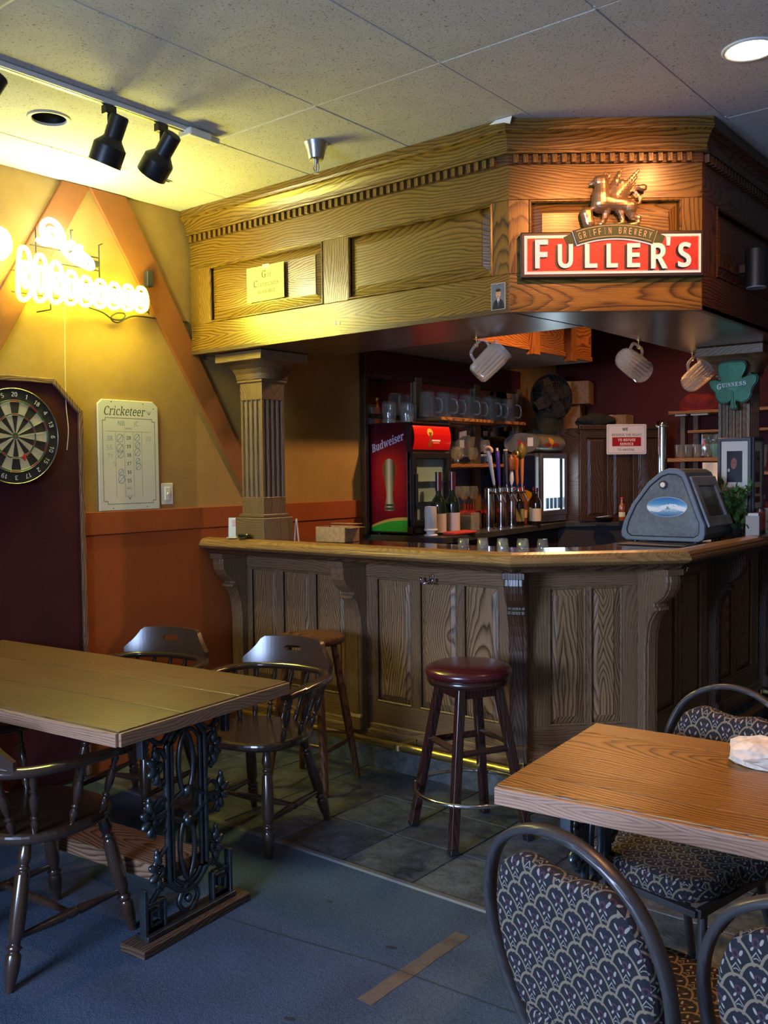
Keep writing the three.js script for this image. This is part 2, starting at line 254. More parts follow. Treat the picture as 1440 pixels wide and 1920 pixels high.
struct('wall_right', [slab(7.2, 0, -4.45, 7.35, CEIL + 0.2, 6.65, 0)], M.wallPlain);
struct('wall_entry', [slab(0, 0, 4.4, 1.7, CEIL + 0.2, 4.52, 0)], M.wallPlain);
// front wall behind the camera, with two shop windows
const WIN = [[0.8, 3.1, 0.75, 2.35], [4.6, 6.2, 0.9, 2.3]];
struct('wall_front', [slab(-0.15, 0, 6.5, 7.35, 0.75, 6.65, 0), slab(-0.15, 2.35, 6.5, 7.35, CEIL + 0.2, 6.65, 0), slab(-0.15, 0.75, 6.5, 0.8, 2.35, 6.65, 0), slab(3.1, 0.75, 6.5, 4.6, 2.35, 6.65, 0), slab(6.2, 0.75, 6.5, 7.35, 2.35, 6.65, 0), slab(4.6, 0.75, 6.5, 6.2, 0.9, 6.65, 0), slab(4.6, 2.3, 6.5, 6.2, 2.35, 6.65, 0)], M.wallPlain);
WIN.forEach(([x0, x1, y0, y1], k) => {
  const w = new THREE.Group(); w.name = 'window_' + (k + 1); w.userData.kind = 'structure'; scene.add(w); const cx = (x0 + x1) / 2, cy = (y0 + y1) / 2;
  part(w, 'window_frame', [ringFrame(x1 - x0, y1 - y0, 0.05, 0.08, 0.004, cx, cy, 6.52), slab(cx - 0.02, y0, 6.53, cx + 0.02, y1, 6.58)], M.barDark);
  part(w, 'pane', [slab(x0 + 0.05, y0 + 0.05, 6.55, cx - 0.02, y1 - 0.05, 6.556, 0)], M.pane); part(w, 'pane', [slab(cx + 0.02, y0 + 0.05, 6.55, x1 - 0.05, y1 - 0.05, 6.556, 0)], M.pane);
});

// ---------- oak canopy over the bar ----------
const SY = 2.226;
const soffit = thing('oak_bar_canopy', 'carved oak canopy with raised panels and dentil moulding above the bar', 'canopy', [0, 0, 0]);
const SP = [[0.02, 0], [2.102, 0], [2.744, -0.51], [2.744, -4.28]], SIN = [[2.15, -4.28], [2.15, -0.585], [0.02, -0.585]];
const segs = [0, 1, 2].map((i) => { const [a, b] = [SP[i], SP[i + 1]]; return { x: a[0], z: a[1], len: Math.hypot(b[0] - a[0], b[1] - a[1]), th: Math.atan2(-(b[1] - a[1]), b[0] - a[0]) }; });
const onSeg = (sg, g, s, y, out) => g.translate(s, y, out).rotateY(sg.th).translate(sg.x, 0, sg.z);
const soffitPanels = [[[0.16, 1.014], [1.175, 2.0]], [[0.085, 0.735]], [[0.17, 1.25], [1.41, 2.5]]];
segs.forEach((sg, k) => {
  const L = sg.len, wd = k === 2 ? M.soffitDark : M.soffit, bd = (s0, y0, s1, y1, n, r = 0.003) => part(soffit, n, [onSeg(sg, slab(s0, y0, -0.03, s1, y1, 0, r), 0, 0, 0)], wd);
  const P0 = 2.39, P1 = 2.70, ps = soffitPanels[k];
  bd(0, SY, L, P0, 'rail'); bd(0, P1, L, 2.855, 'rail');
  let s = 0; for (const [a, b] of [...ps, [L, L]]) { if (a > s) bd(s, P0, a, P1, 'stile', 0.002); s = b; }
  for (const [a, b] of ps) {
    const w = b - a, h = P1 - P0, cx = (a + b) / 2, cy = (P0 + P1) / 2;
    part(soffit, 'raised_panel', [onSeg(sg, raised(w - 0.004, h - 0.004, 0.055, -0.024, -0.005), cx, cy, 0)], wd);
    part(soffit, 'panel_moulding', [onSeg(sg, ringFrame(w, h, 0.013, 0.016, 0.005), cx, cy, -0.011)], wd);
  }
  const dg = box(0.021, 0.036, 0.022, 0, 0, 0, 0.002); boxUV(dg, [1.2, 0.45], true);
  const n = Math.floor((k === 2 ? 1.6 : L - 0.02) / 0.0405);
  for (let i = 0; i < n; i++) { const m = part(soffit, 'dentil', dg, wd); m.rotation.y = sg.th; const q = V(0.03 + i * 0.0405, 2.866, 0.011).applyAxisAngle(V(0, 1, 0), sg.th); m.position.set(sg.x + q.x, q.y, sg.z + q.z); }
});
const crownProf = [[0, 2.886], [0.026, 2.886], [0.028, 2.895], [0.022, 2.902], [0.026, 2.92], [0.036, 2.945], [0.05, 2.966], [0.06, 2.972], [0.064, 2.985], [0.058, 2.99], [0.058, 3.018], [0, 3.018]];
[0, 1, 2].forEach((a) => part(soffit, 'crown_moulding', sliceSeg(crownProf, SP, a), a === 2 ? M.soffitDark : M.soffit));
function sliceSeg(prof, path, i) {   // one mitred run of a swept moulding
  const full = sweepPlan(prof, path, false), per = (prof.length - 1) * 6, g = new THREE.BufferGeometry();
  for (const k of ['position', 'normal', 'uv']) { const a = full.attributes[k]; g.setAttribute(k, new THREE.BufferAttribute(a.array.slice(i * per * a.itemSize, (i + 1) * per * a.itemSize), a.itemSize)); }
  return g;
}
part(soffit, 'dentil_backing', [sweepPlan([[0, 2.845], [0.004, 2.848], [0.003, 2.887], [-0.02, 2.887], [-0.02, 2.845]], SP, true)], M.soffitDark);
part(soffit, 'underside', [extrude([[...SP[0]], SP[1], SP[2], SP[3], ...SIN].map(([x, z]) => [x, -z]), 0.02, 0).rotateX(-Math.PI / 2).translate(0, SY + 0.002, 0)], M.under);
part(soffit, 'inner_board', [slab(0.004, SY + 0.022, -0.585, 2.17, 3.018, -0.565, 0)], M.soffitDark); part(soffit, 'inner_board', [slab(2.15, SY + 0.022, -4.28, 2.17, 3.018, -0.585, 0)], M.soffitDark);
{ const a = SP[1], b = SIN[1], g = bar(V(a[0], SY + 0.0015, a[1] - 0.003), V(b[0], SY + 0.0015, b[1]), 0.004, 0.003); part(soffit, 'mitre_joint', [g], M.dark); }
part(soffit, 'torn_paper', [extrude([[0, 0], [0.03, 0.012], [0.11, 0.012], [0.1, -0.018], [0.07, -0.006]], 0.003, 0).rotateY(-0.0).translate(2.05, 3.006, 0.064)], M.white, 'torn white paper strip at the ceiling edge');

{ const t = thing('wall_speaker', 'small black cylinder speaker on the dark side of the oak canopy', 'speaker', [2.748, 2.41, -0.98]); part(t, 'bracket', [box(0.03, 0.04, 0.03, 0.015, 0.06, 0)], M.black); part(t, 'housing', [cyl(0.05, 0.05, 0.17, 0.075, -0.03, 0, 24)], M.black); part(t, 'grille', [cyl(0.045, 0.045, 0.006, 0.075, -0.034, 0, 24)], M.grey); }
part(soffit, 'tape_scrap', [box(0.012, 0.016, 0.002, 1.108, 2.287, 0.001, 0), box(0.01, 0.016, 0.002, 1.135, 2.284, 0.001, 0)], M.paper);

// ---------- bar counter ----------
const n2 = [0.7131, 0.7011], c2 = n2[0] * 2.08 + n2[1] * -0.03;
const barPath = (d, z1 = -4.2) => { const x1 = (c2 - d - n2[1] * (-0.03 - d)) / n2[0], x2 = 2.66 - d; return [[0.016, -0.03 - d], [x1, -0.03 - d], [x2, (c2 - d - n2[0] * x2) / n2[1]], [x2, z1]]; };
const counter = thing('bar_counter', 'long oak bar counter with raised panels, scroll corbels and a chamfered corner', 'bar counter');
const o1 = barPath(0.1), i1 = barPath(0.64);
part(counter, 'countertop', [extrude([...o1, ...i1.slice().reverse()].map(([x, z]) => [x, -z]), 0.04, 0.002).rotateX(-Math.PI / 2).translate(0, 1.12, 0)], M.barTop);
const railProf = [[0, 1.143], [0.002, 1.147], [0, 1.158], [-0.007, 1.160], [-0.009, 1.170], [-0.022, 1.182], [-0.05, 1.19], [-0.085, 1.189], [-0.112, 1.181], [-0.125, 1.164], [-0.126, 1.15], [-0.126, 1.13], [-0.02, 1.13], [0, 1.143]];
const underProf = [[-0.028, 1.143], [-0.03, 1.128], [-0.05, 1.115], [-0.06, 1.10], [-0.09, 1.094], [-0.2, 1.092], [-0.275, 1.09], [-0.275, 1.13], [-0.028, 1.143]];
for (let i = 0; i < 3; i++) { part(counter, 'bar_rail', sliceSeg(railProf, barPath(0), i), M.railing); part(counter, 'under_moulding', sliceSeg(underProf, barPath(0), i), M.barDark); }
part(counter, 'rail_end', [extrude(railProf.slice(0, -1).map(([o, y]) => [o, y]), 0.004, 0).rotateY(Math.PI / 2 * -1).translate(0.018, 0, -0.03)], M.railing);
const bf = barPath(0.27), bseg = [0, 1, 2].map((i) => { const [a, b] = [bf[i], bf[i + 1]]; return { x: a[0], z: a[1], len: Math.hypot(b[0] - a[0], b[1] - a[1]), th: Math.atan2(-(b[1] - a[1]), b[0] - a[0]) }; });
const P0 = 0.345, P1 = 1.005;
const barPanels = [[[0.128, 0.345], [0.385, 0.61], [0.64, 0.87], [1.08, 1.318], [1.36, 1.598], [1.628, 1.842]], [[0.138, 0.322], [0.338, 0.50]], [[0.1, 0.4], [0.45, 0.75], [0.95, 1.25], [1.3, 1.6], [1.7, 2.0], [2.05, 2.35], [2.5, 2.8], [2.85, 3.15]]];
bseg.forEach((sg, k) => {
  const put = (n, g, m) => part(counter, n, [onSeg(sg, g, 0, 0, 0)], m);
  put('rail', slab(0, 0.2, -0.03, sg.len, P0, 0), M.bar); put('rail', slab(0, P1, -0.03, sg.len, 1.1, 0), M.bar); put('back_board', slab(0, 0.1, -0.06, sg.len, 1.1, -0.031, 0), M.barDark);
  let s = 0; for (const [a, b] of [...barPanels[k], [sg.len, sg.len]]) { if (a > s) put('stile', slab(s, P0, -0.03, a, P1, 0, 0.002), M.bar); s = b; }
  for (const [a, b] of barPanels[k]) { put('raised_panel', raised(b - a - 0.004, P1 - P0 - 0.004, 0.042, -0.024, -0.006).translate((a + b) / 2, (P0 + P1) / 2, 0), M.barPanel); put('panel_moulding', ringFrame(b - a, P1 - P0, 0.012, 0.014, 0.004, (a + b) / 2, (P0 + P1) / 2, -0.012), M.bar); }
});
for (let i = 0; i < 3; i++) { part(counter, 'base_moulding', sliceSeg([[0, 0.232], [0.008, 0.226], [0.012, 0.205], [0.028, 0.198], [0.03, 0.165], [-0.02, 0.165]], barPath(0.27), i), M.bar); part(counter, 'plinth', sliceSeg([[0.016, 0.168], [0.016, 0], [-0.05, 0]], barPath(0.27), i), M.plinth); }
const corbelPts = [[0, 0], [0.2, 0], [0.2, -0.022], [0.188, -0.028], [0.192, -0.06], [0.184, -0.095], [0.162, -0.13], [0.13, -0.155], [0.108, -0.168], [0.108, -0.178], [0.122, -0.184], [0.122, -0.198], [0.106, -0.204], [0.09, -0.222], [0.068, -0.26], [0.056, -0.31], [0.05, -0.38], [0.048, -0.82], [0.062, -0.835], [0.062, -0.9], [0, -0.9]];
const corbelGeo = join(extrude(corbelPts.map(([z, y]) => [z, y]), 0.088, 0.006).rotateY(-Math.PI / 2).translate(0.044, 0, 0), box(0.104, 0.03, 0.2, 0, -0.016, 0.102), extrude(corbelPts.slice(3, 18).concat([[0.02, -0.38], [0.02, -0.03]]).map(([z, y]) => [z + 0.004, y]), 0.05, 0.004).rotateY(-Math.PI / 2).translate(0.025, 0, 0));
boxUV(corbelGeo, [1.2, 0.45], true, 1);
function corbel(x, z, th, m = M.bar) { const c = part(counter, 'corbel', corbelGeo, m); c.position.set(x, 1.096, z); c.rotation.y = th; }
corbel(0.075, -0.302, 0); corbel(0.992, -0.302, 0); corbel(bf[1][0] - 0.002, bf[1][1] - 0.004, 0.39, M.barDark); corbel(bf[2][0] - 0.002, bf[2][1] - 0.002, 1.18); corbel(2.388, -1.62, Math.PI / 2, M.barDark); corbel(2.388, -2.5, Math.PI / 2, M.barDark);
const footRail = thing('brass_foot_rail', 'polished brass foot rail along the base of the bar', 'foot rail');
{ const p = barPath(0.12, -3.6).map(([x, z]) => V(x, 0.185, z)); part(footRail, 'tube', [...[0, 1, 2].map((i) => rod(p[i], p[i + 1], 0.0215, 0.0215, 14)), ...p.map((v) => T(flat(new THREE.SphereGeometry(0.0216, 14, 10)), v.x, v.y, v.z))], M.brass);
  for (const [x, z, th] of [[0.35, -0.15, 0], [1.36, -0.15, 0], [p[1].x, -0.15, 0.4], [2.54, -1.3, Math.PI / 2], [2.54, -2.4, Math.PI / 2]]) { const g = join(box(0.026, 0.026, 0.09, 0, 0.185, -0.06, 0.006), cyl(0.027, 0.027, 0.03, 0, 0.17, 0), box(0.05, 0.026, 0.008, 0, 0.185, -0.108, 0.002)); part(footRail, 'bracket', [g.rotateY(th).translate(x, 0, z)], M.brass); } }
const hook0 = (() => { const t = thing('coat_hook', 'double chrome coat hook on the bar front above the stool', 'hook', [1.466, 0.995, -0.2998]);
  part(t, 'plate', [box(0.026, 0.05, 0.006, 0, 0.02, 0.006), cyl(0.011, 0.011, 0.008, 0, 0, 0).rotateX(Math.PI / 2).translate(0, 0.035, 0.004)], M.chrome);
  for (const s of [-1, 1]) part(t, 'prong', [tube([[0, 0.02, 0.012], [s * 0.012, 0.006, 0.03], [s * 0.03, 0.002, 0.04], [s * 0.036, 0.02, 0.045]], 0.005, 12), T(flat(new THREE.SphereGeometry(0.009, 10, 8)), s * 0.036, 0.022, 0.045)], M.chrome); return t; })();
copy(hook0, [2.3905, 1.03, -1.12], Math.PI / 2, 'double chrome coat hook on the dark bar side beyond the corner corbel');

// ---------- fluted columns ----------
function fluted(w, n) {
  const p = [], h = w / 2, f = w / (n + 0.6), rot = (x, y, k) => { for (; k > 0; k--) [x, y] = [-y, x]; return [x, y]; };
  for (let k = 0; k < 4; k++) for (let i = 0; i < n; i++) { const c = -h + f * (i + 0.8); for (const [dx, dy] of [[-0.4, 0], [-0.28, 0.3], [0, 0.42], [0.28, 0.3], [0.4, 0]]) p.push(rot(c + dx * f, -h + dy * f, k)); if (i === n - 1) p.push(rot(h, -h, k)); }
  return p;
}
function column(x, z, label) {
  const t = thing('fluted_column', label, 'column', [x, 1.16, z]), w = 0.172, H = SY - 1.16;
  part(t, 'base', [box(w + 0.062, 0.145, w + 0.062, 0, 0.0725, 0, 0.006), box(w + 0.03, 0.02, w + 0.03, 0, 0.155, 0, 0.006)], M.column);
  part(t, 'shaft', [extrude(fluted(w, 4), H * 0.52, 0).rotateX(-Math.PI / 2).translate(0, 0.255, 0), box(w + 0.004, 0.1, w + 0.004, 0, 0.21, 0), box(w + 0.004, 0.1, w + 0.004, 0, 0.255 + H * 0.52 + 0.045, 0)], M.column);
  const y = 0.255 + H * 0.52 + 0.09; part(t, 'capital', [box(w + 0.03, 0.014, w + 0.03, 0, y + 0.01, 0, 0.005), box(w + 0.012, 0.06, w + 0.012, 0, y + 0.04, 0), ...[[0.03, 0.04, 0.02, 0.03], [0.04, 0.066, 0.05, 0.028], [0.066, 0.11, 0.078, 0.022], [0.11, 0.16, 0.1, 0.014]].map(([a, b, dy, hh]) => flat(new THREE.CylinderGeometry((w + b) / Math.SQRT2, (w + a) / Math.SQRT2, hh, 4)).rotateY(Math.PI / 4).translate(0, y + dy + hh / 2, 0)), box(w + 0.2, H - y - 0.114, w + 0.2, 0, (H + y + 0.114) / 2, 0, 0.006)], M.column);
}
column(0.32, -0.255, 'fluted oak column between two white cards at the wall end of the bar'); column(2.437, -1.93, 'fluted oak column behind the green shamrock sign');
// ---------- sweeps for furniture ----------
function ribbon(pts, prof, seg = 40, closed = false, up = V(0, 1, 0)) {   // sweep a closed profile [[side, up], ...] along a smooth curve
  const c = new THREE.CatmullRomCurve3(pts.map((p) => V(...p)), closed, 'centripetal'), rows = [];
  for (let i = 0; i <= seg; i++) { const t = i / seg, p = c.getPoint(t), d = c.getTangent(t), s = d.clone().cross(up).normalize(), u = s.clone().cross(d).normalize(); rows.push(prof.map(([a, b]) => p.clone().addScaledVector(s, a).addScaledVector(u, b).toArray())); }
  const q = [], n = prof.length; for (let i = 0; i < seg; i++) for (let k = 0; k < n; k++) { const l = (k + 1) % n; q.push([rows[i][k], rows[i + 1][k], rows[i + 1][l], rows[i][l]]); }
  if (!closed) for (const [r, f] of [[rows[0], 1], [rows[seg], 0]]) for (let k = 1; k < n - 1; k++) q.push(f ? [r[0], r[k], r[k + 1], r[k + 1]] : [r[0], r[k + 1], r[k], r[k]]);
  const g = quadsGeo(q); g.deleteAttribute('normal'); g.deleteAttribute('uv'); return flat(toCreasedNormals(mergeVertices(g, 1e-5), 0.9));
}
const oval = (w, h, n = 10) => Array.from({ length: n }, (_, i) => { const a = i / n * Math.PI * 2, s = (v) => Math.sign(v) * Math.pow(Math.abs(v), 0.6); return [s(Math.cos(a)) * w / 2, s(Math.sin(a)) * h / 2]; });
function superShape(w, d, e, n = 48, front = 1) { const s = []; for (let i = 0; i < n; i++) { const a = i / n * Math.PI * 2, c = Math.cos(a), v = Math.sin(a), q = (x) => Math.sign(x) * Math.pow(Math.abs(x), 2 / e); s.push([q(c) * w / 2 * (v < 0 ? 1 - 0.1 * front * v * v : 1), q(v) * d / 2]); } return s; }

// ---------- captain's chairs ----------
const legProf = [[0.013, 0], [0.017, 0.05], [0.023, 0.13], [0.015, 0.175], [0.015, 0.185], [0.0225, 0.2], [0.015, 0.215], [0.015, 0.225], [0.0225, 0.245], [0.025, 0.45], [0.024, 0.63], [0.0165, 0.69], [0.0165, 0.7], [0.025, 0.72], [0.0175, 0.74], [0.0175, 0.75], [0.0245, 0.77], [0.023, 0.86], [0.015, 0.965], [0.014, 1]];
const spinProf = [[0.007, 0], [0.012, 0.12], [0.014, 0.2], [0.008, 0.25], [0.008, 0.27], [0.014, 0.29], [0.008, 0.31], [0.008, 0.33], [0.0135, 0.45], [0.015, 0.58], [0.008, 0.68], [0.008, 0.7], [0.0135, 0.72], [0.008, 0.74], [0.012, 0.85], [0.007, 1]];
const strProf = [[0.008, 0], [0.013, 0.25], [0.0165, 0.42], [0.012, 0.45], [0.0165, 0.47], [0.0165, 0.53], [0.012, 0.55], [0.0165, 0.58], [0.013, 0.75], [0.008, 1]];
function bend(g, r, lean) {   // wrap a flat part (x = arc length, z = thickness) round a vertical cylinder opening to +z
  const p = g.attributes.position; for (let i = 0; i < p.count; i++) { const a = p.getX(i) / r, R2 = r + p.getZ(i) + lean * p.getY(i); p.setXYZ(i, R2 * Math.sin(a), p.getY(i), -R2 * Math.cos(a)); }
  g.deleteAttribute('normal'); g.deleteAttribute('uv'); return flat(toCreasedNormals(mergeVertices(g, 1e-5), 0.7));
}
function captainChair(pos, turn, label) {
  const t = thing('captain_chair', label, 'chair', pos, turn, "captain's chairs at the oak trestle table"), legTop = [[0.15, 0.15], [-0.15, 0.15], [0.14, -0.13], [-0.14, -0.13]], foot = [[0.205, 0.225], [-0.205, 0.225], [0.2, -0.245], [-0.2, -0.245]];
  const seat = extrude(superShape(0.46, 0.44, 2.7).map(([x, y]) => [x, -y]), 0.036, 0.013, { bs: 3 }).rotateX(-Math.PI / 2).translate(0, 0.412, 0.0); part(t, 'seat', [seat], M.chair);
  legTop.forEach(([x, z], i) => part(t, 'leg', [turned(V(x, 0.42, z), V(foot[i][0], 0, foot[i][1]), legProf, 14)], M.chair));
  const at = (i, f) => V(legTop[i][0] + (foot[i][0] - legTop[i][0]) * f, 0.42 * (1 - f), legTop[i][1] + (foot[i][1] - legTop[i][1]) * f);
  for (const [a, b] of [[0, 2], [1, 3]]) part(t, 'stretcher', [turned(at(a, 0.66), at(b, 0.66), strProf, 12)], M.chair);
  part(t, 'stretcher', [turned(at(0, 0.66).lerp(at(2, 0.66), 0.5), at(1, 0.66).lerp(at(3, 0.66), 0.5), strProf, 12)], M.chair);
  part(t, 'arm_bow', [ribbon([[0.262, 0.652, 0.17], [0.272, 0.656, 0.06], [0.272, 0.66, -0.06], [0.252, 0.663, -0.17], [0.19, 0.666, -0.25], [0.1, 0.667, -0.279], [0, 0.668, -0.288], [-0.1, 0.667, -0.279], [-0.19, 0.666, -0.25], [-0.252, 0.663, -0.17], [-0.272, 0.66, -0.06], [-0.272, 0.656, 0.06], [-0.262, 0.652, 0.17]], oval(0.056, 0.03, 12), 48)], M.chair);
  const W = 0.245, hw = 0.03, hr = 0.0125, hy = 0.074, N = 72, cols = [], hTop = (x) => { const u = Math.abs(x); const P = [[0, 0.128], [0.145, 0.122], [0.163, 0.11], [0.183, 0.083], [0.205, 0.06], [0.225, 0.044], [0.245, 0.026]]; for (let i = 1; i < P.length; i++) if (u <= P[i][0] + 1e-9) return P[i - 1][1] + (P[i][1] - P[i - 1][1]) * (u - P[i - 1][0]) / (P[i][0] - P[i - 1][0]); return 0.026; };
  const crestP = (x, y, o) => { const r = 0.5, a = x / r, q = r + o + 0.16 * y; return [q * Math.sin(a), y + 0.677, 0.214 - q * Math.cos(a)]; }, qf = [], qe = [];
  for (let i = 0; i < N; i++) {
    const x0 = -W + 2 * W * i / N, x1 = -W + 2 * W * (i + 1) / N, slot = (x) => { const d = Math.abs(x); return d <= hw ? hr : d < hw + hr ? Math.sqrt(Math.max(0, hr * hr - (d - hw) ** 2)) : 0; }, s0 = slot(x0), s1 = slot(x1), bands = s0 || s1 ? [[0, 0, hy - s0, hy - s1], [hy + s0, hy + s1, hTop(x0), hTop(x1)]] : [[0, 0, hTop(x0), hTop(x1)]];
    for (const [a0, a1, b0, b1] of bands) { const R2 = bands.length > 1 ? 4 : 8; for (let k = 0; k < R2; k++) { const f = (p, q, u) => p + (q - p) * u, y = [f(a0, b0, k / R2), f(a1, b1, k / R2), f(a1, b1, (k + 1) / R2), f(a0, b0, (k + 1) / R2)]; qf.push([crestP(x1, y[1], -0.011), crestP(x0, y[0], -0.011), crestP(x0, y[3], -0.011), crestP(x1, y[2], -0.011)], [crestP(x0, y[0], 0.011), crestP(x1, y[1], 0.011), crestP(x1, y[2], 0.011), crestP(x0, y[3], 0.011)]); }
      for (const [p, q, up] of [[a0, a1, 0], [b0, b1, 1]]) { const e = [crestP(x0, p, 0.011), crestP(x1, q, 0.011), crestP(x1, q, -0.011), crestP(x0, p, -0.011)]; qf.push(up ? e : e.reverse()); } }
  }
  for (const x of [-W, W]) { const e = [crestP(x, 0, 0.011), crestP(x, hTop(x), 0.011), crestP(x, hTop(x), -0.011), crestP(x, 0, -0.011)]; qf.push(x < 0 ? e : e.reverse()); }
  const cg = quadsGeo(qf); cg.deleteAttribute('normal'); cg.deleteAttribute('uv'); const crest = flat(toCreasedNormals(mergeVertices(cg, 1e-5), 0.7));
  part(t, 'crest_rail', [crest], M.chairTop);
  for (const [bx, bz, tx, tz] of [[0, -0.19, 0, -0.284], [0.07, -0.185, 0.09, -0.278], [0.135, -0.172, 0.175, -0.252], [0.185, -0.13, 0.245, -0.175], [0.205, -0.01, 0.27, -0.01], [0.2, 0.11, 0.264, 0.13]]) for (const s of bx ? [-1, 1] : [1]) part(t, 'spindle', [turned(V(s * bx, 0.44, bz), V(s * tx, 0.656, tz), spinProf, 10)], M.chair);
  return t;
}
const cc = captainChair([1.255, 0, 0.705], 0.2, 'dark wooden captain\'s chair facing the table, in front of the plain wooden stool');
copy(cc, [0.60, 0, 0.85], 0.3, 'dark wooden captain\'s chair across the table, nearest the orange wall');
copy(cc, [1.365, 0, 1.82], Math.PI + 0.08, 'dark wooden captain\'s chair on the dartboard table\'s near side, its back to us');

// ---------- cast-iron trestle tables ----------
function trestle() {   // in the xy plane, 0.42 wide, from the foot board to the table underside
  const ring = (pts, r, n = 40) => tube(pts.map(([x, y, z = 0]) => [x, y, z]), r, n, 8, true), line = (pts, r, n = 24) => tube(pts.map(([x, y, z = 0]) => [x, y, z]), r, n, 7), g = [];
  const stad = (w, a, b) => { const p = []; for (let i = 0; i <= 8; i++) { const t = Math.PI * i / 8; p.push([w * Math.cos(t), b - w + w * 1.0 * Math.sin(t)]); } for (let i = 0; i <= 8; i++) { const t = Math.PI + Math.PI * i / 8; p.push([w * Math.cos(t), a + w + w * Math.sin(t)]); } return p; };
  g.push(ring(stad(0.088, 0.12, 0.675), 0.011, 72), ring(stad(0.066, 0.142, 0.653), 0.008, 72));
  for (const [y0, y1] of [[0.43, 0.645], [0.155, 0.37]]) { const m = (y0 + y1) / 2; g.push(ring([[0, y0], [0.026, m - 0.06], [0.034, m], [0.026, m + 0.06], [0, y1], [-0.026, m + 0.06], [-0.034, m], [-0.026, m - 0.06]], 0.009)); }
  for (const s of [-1, 1]) {
    g.push(line([[0, 0.455], [s * 0.05, 0.435], [s * 0.1, 0.408], [s * 0.16, 0.4]], 0.009), line([[0, 0.345], [s * 0.05, 0.365], [s * 0.1, 0.392], [s * 0.16, 0.4]], 0.009));
    for (const [y, k] of [[0.56, 1], [0.4, 0], [0.225, -1]]) {   // leafy scrolls on the outside
      const c = [s * (0.135 + (k ? 0 : 0.03)), y]; g.push(line([[s * 0.088, y - 0.03 * k + 0.04], [s * 0.12, y + 0.05], [s * 0.15, y + 0.02], [s * 0.14, y - 0.02], [s * 0.115, y - 0.012], [s * 0.12, y + 0.01]], 0.009), line([[s * 0.088, y - 0.05], [s * 0.125, y - 0.055], [s * 0.15, y - 0.03], [s * 0.14, y + 0.005]], 0.008));
      for (const [dx, dy, r, a] of [[0.0, 0.036, 0.024, 1.2], [0.02, 0.014, 0.022, 0.4], [0.018, -0.016, 0.022, -0.5], [0.0, -0.038, 0.022, -1.2], [-0.014, -0.056, 0.015, -1.7], [0.004, 0.058, 0.015, 1.6], [-0.012, 0.002, 0.014, 0]]) g.push(flat(new THREE.SphereGeometry(r, 9, 6)).scale(1.0, 0.6, 0.6).rotateZ(s * a).translate(c[0] + s * dx, c[1] + dy, 0));
    }
    g.push(line([[s * 0.07, 0.66], [s * 0.11, 0.63], [s * 0.15, 0.65], [s * 0.17, 0.69]], 0.009), box(0.02, 0.1, 0.03, s * 0.195, 0.65, 0), box(0.1, 0.016, 0.03, s * 0.16, 0.693, 0));
    g.push(line([[s * 0.07, 0.15], [s * 0.11, 0.175], [s * 0.15, 0.15], [s * 0.175, 0.13]], 0.009), box(0.014, 0.17, 0.03, s * 0.2, 0.105, 0), box(0.09, 0.012, 0.03, s * 0.16, 0.04, 0), box(0.012, 0.09, 0.026, s * 0.115, 0.09, 0), box(0.07, 0.011, 0.026, s * 0.155, 0.133, 0));
    g.push(box(0.05, 0.01, 0.024, s * 0.155, 0.065, 0), box(0.01, 0.05, 0.024, s * 0.175, 0.085, 0), box(0.035, 0.01, 0.024, s * 0.158, 0.108, 0), box(0.01, 0.03, 0.024, s * 0.142, 0.095, 0));
  }
  g.push(ring([[0.045, 0.09], [0, 0.14], [-0.045, 0.09], [0, 0.045]], 0.009), box(0.42, 0.016, 0.06, 0, 0.038, 0), box(0.42, 0.014, 0.06, 0, 0.697, 0), flat(new THREE.SphereGeometry(0.018, 10, 8)).translate(0, 0.45, 0.004), flat(new THREE.SphereGeometry(0.018, 10, 8)).translate(0, 0.35, 0.004), flat(new THREE.SphereGeometry(0.015, 10, 8)).translate(0, 0.09, 0.0));
  return join(...g);
}
const trestleGeo = boxUV(trestle().scale(1, 1.048, 1), [0.3, 0.3]);
function trestleTable(pos, turn, L, W, planks, top, edge, label) {
  const t = thing('trestle_table', label, 'table', pos, turn), ft = 0.046, y = 0.739; let z = -W / 2;
  for (const f of planks) { const w = W * f; part(t, 'plank', [box(L, ft, w - 0.0025, 0, y + ft / 2, z + w / 2, 0.003)], top); z += w; }
  part(t, 'edge_band', [box(0.012, ft - 0.004, W, L / 2 + 0.0055, y + ft / 2 - 0.003, 0, 0.002)], edge); part(t, 'edge_band', [box(L, ft - 0.004, 0.012, 0, y + ft / 2 - 0.003, W / 2 + 0.0055, 0.002)], edge);
  const x = L / 2 - 0.127;
  for (const s of [-1, 1]) { const m = part(t, 'iron_trestle', trestleGeo, M.iron); m.position.set(s * x, 0, 0); m.rotation.y = Math.PI / 2; part(t, 'foot_board', [box(0.115, 0.03, W * 0.64, s * x, 0.015, 0, 0.004)], M.foot); }
  part(t, 'stretcher_beam', [box(2 * x - 0.03, 0.055, 0.2, 0, 0.2, 0, 0.004)], M.gate);
  return t;
}
trestleTable([0.949, 0, 1.508], 0.0925, 1.72, 0.792, [1 / 3, 1 / 3, 1 / 3], M.table, M.tableEdge, 'three-plank oak table on ornate cast-iron legs below the dartboard');
trestleTable([3.711, 0, 1.154], 0.085, 1.5, 0.66, [0.17, 0.66, 0.17], M.tableWarm, M.tableEdge, 'orange oak table with bordered top holding a crumpled napkin');
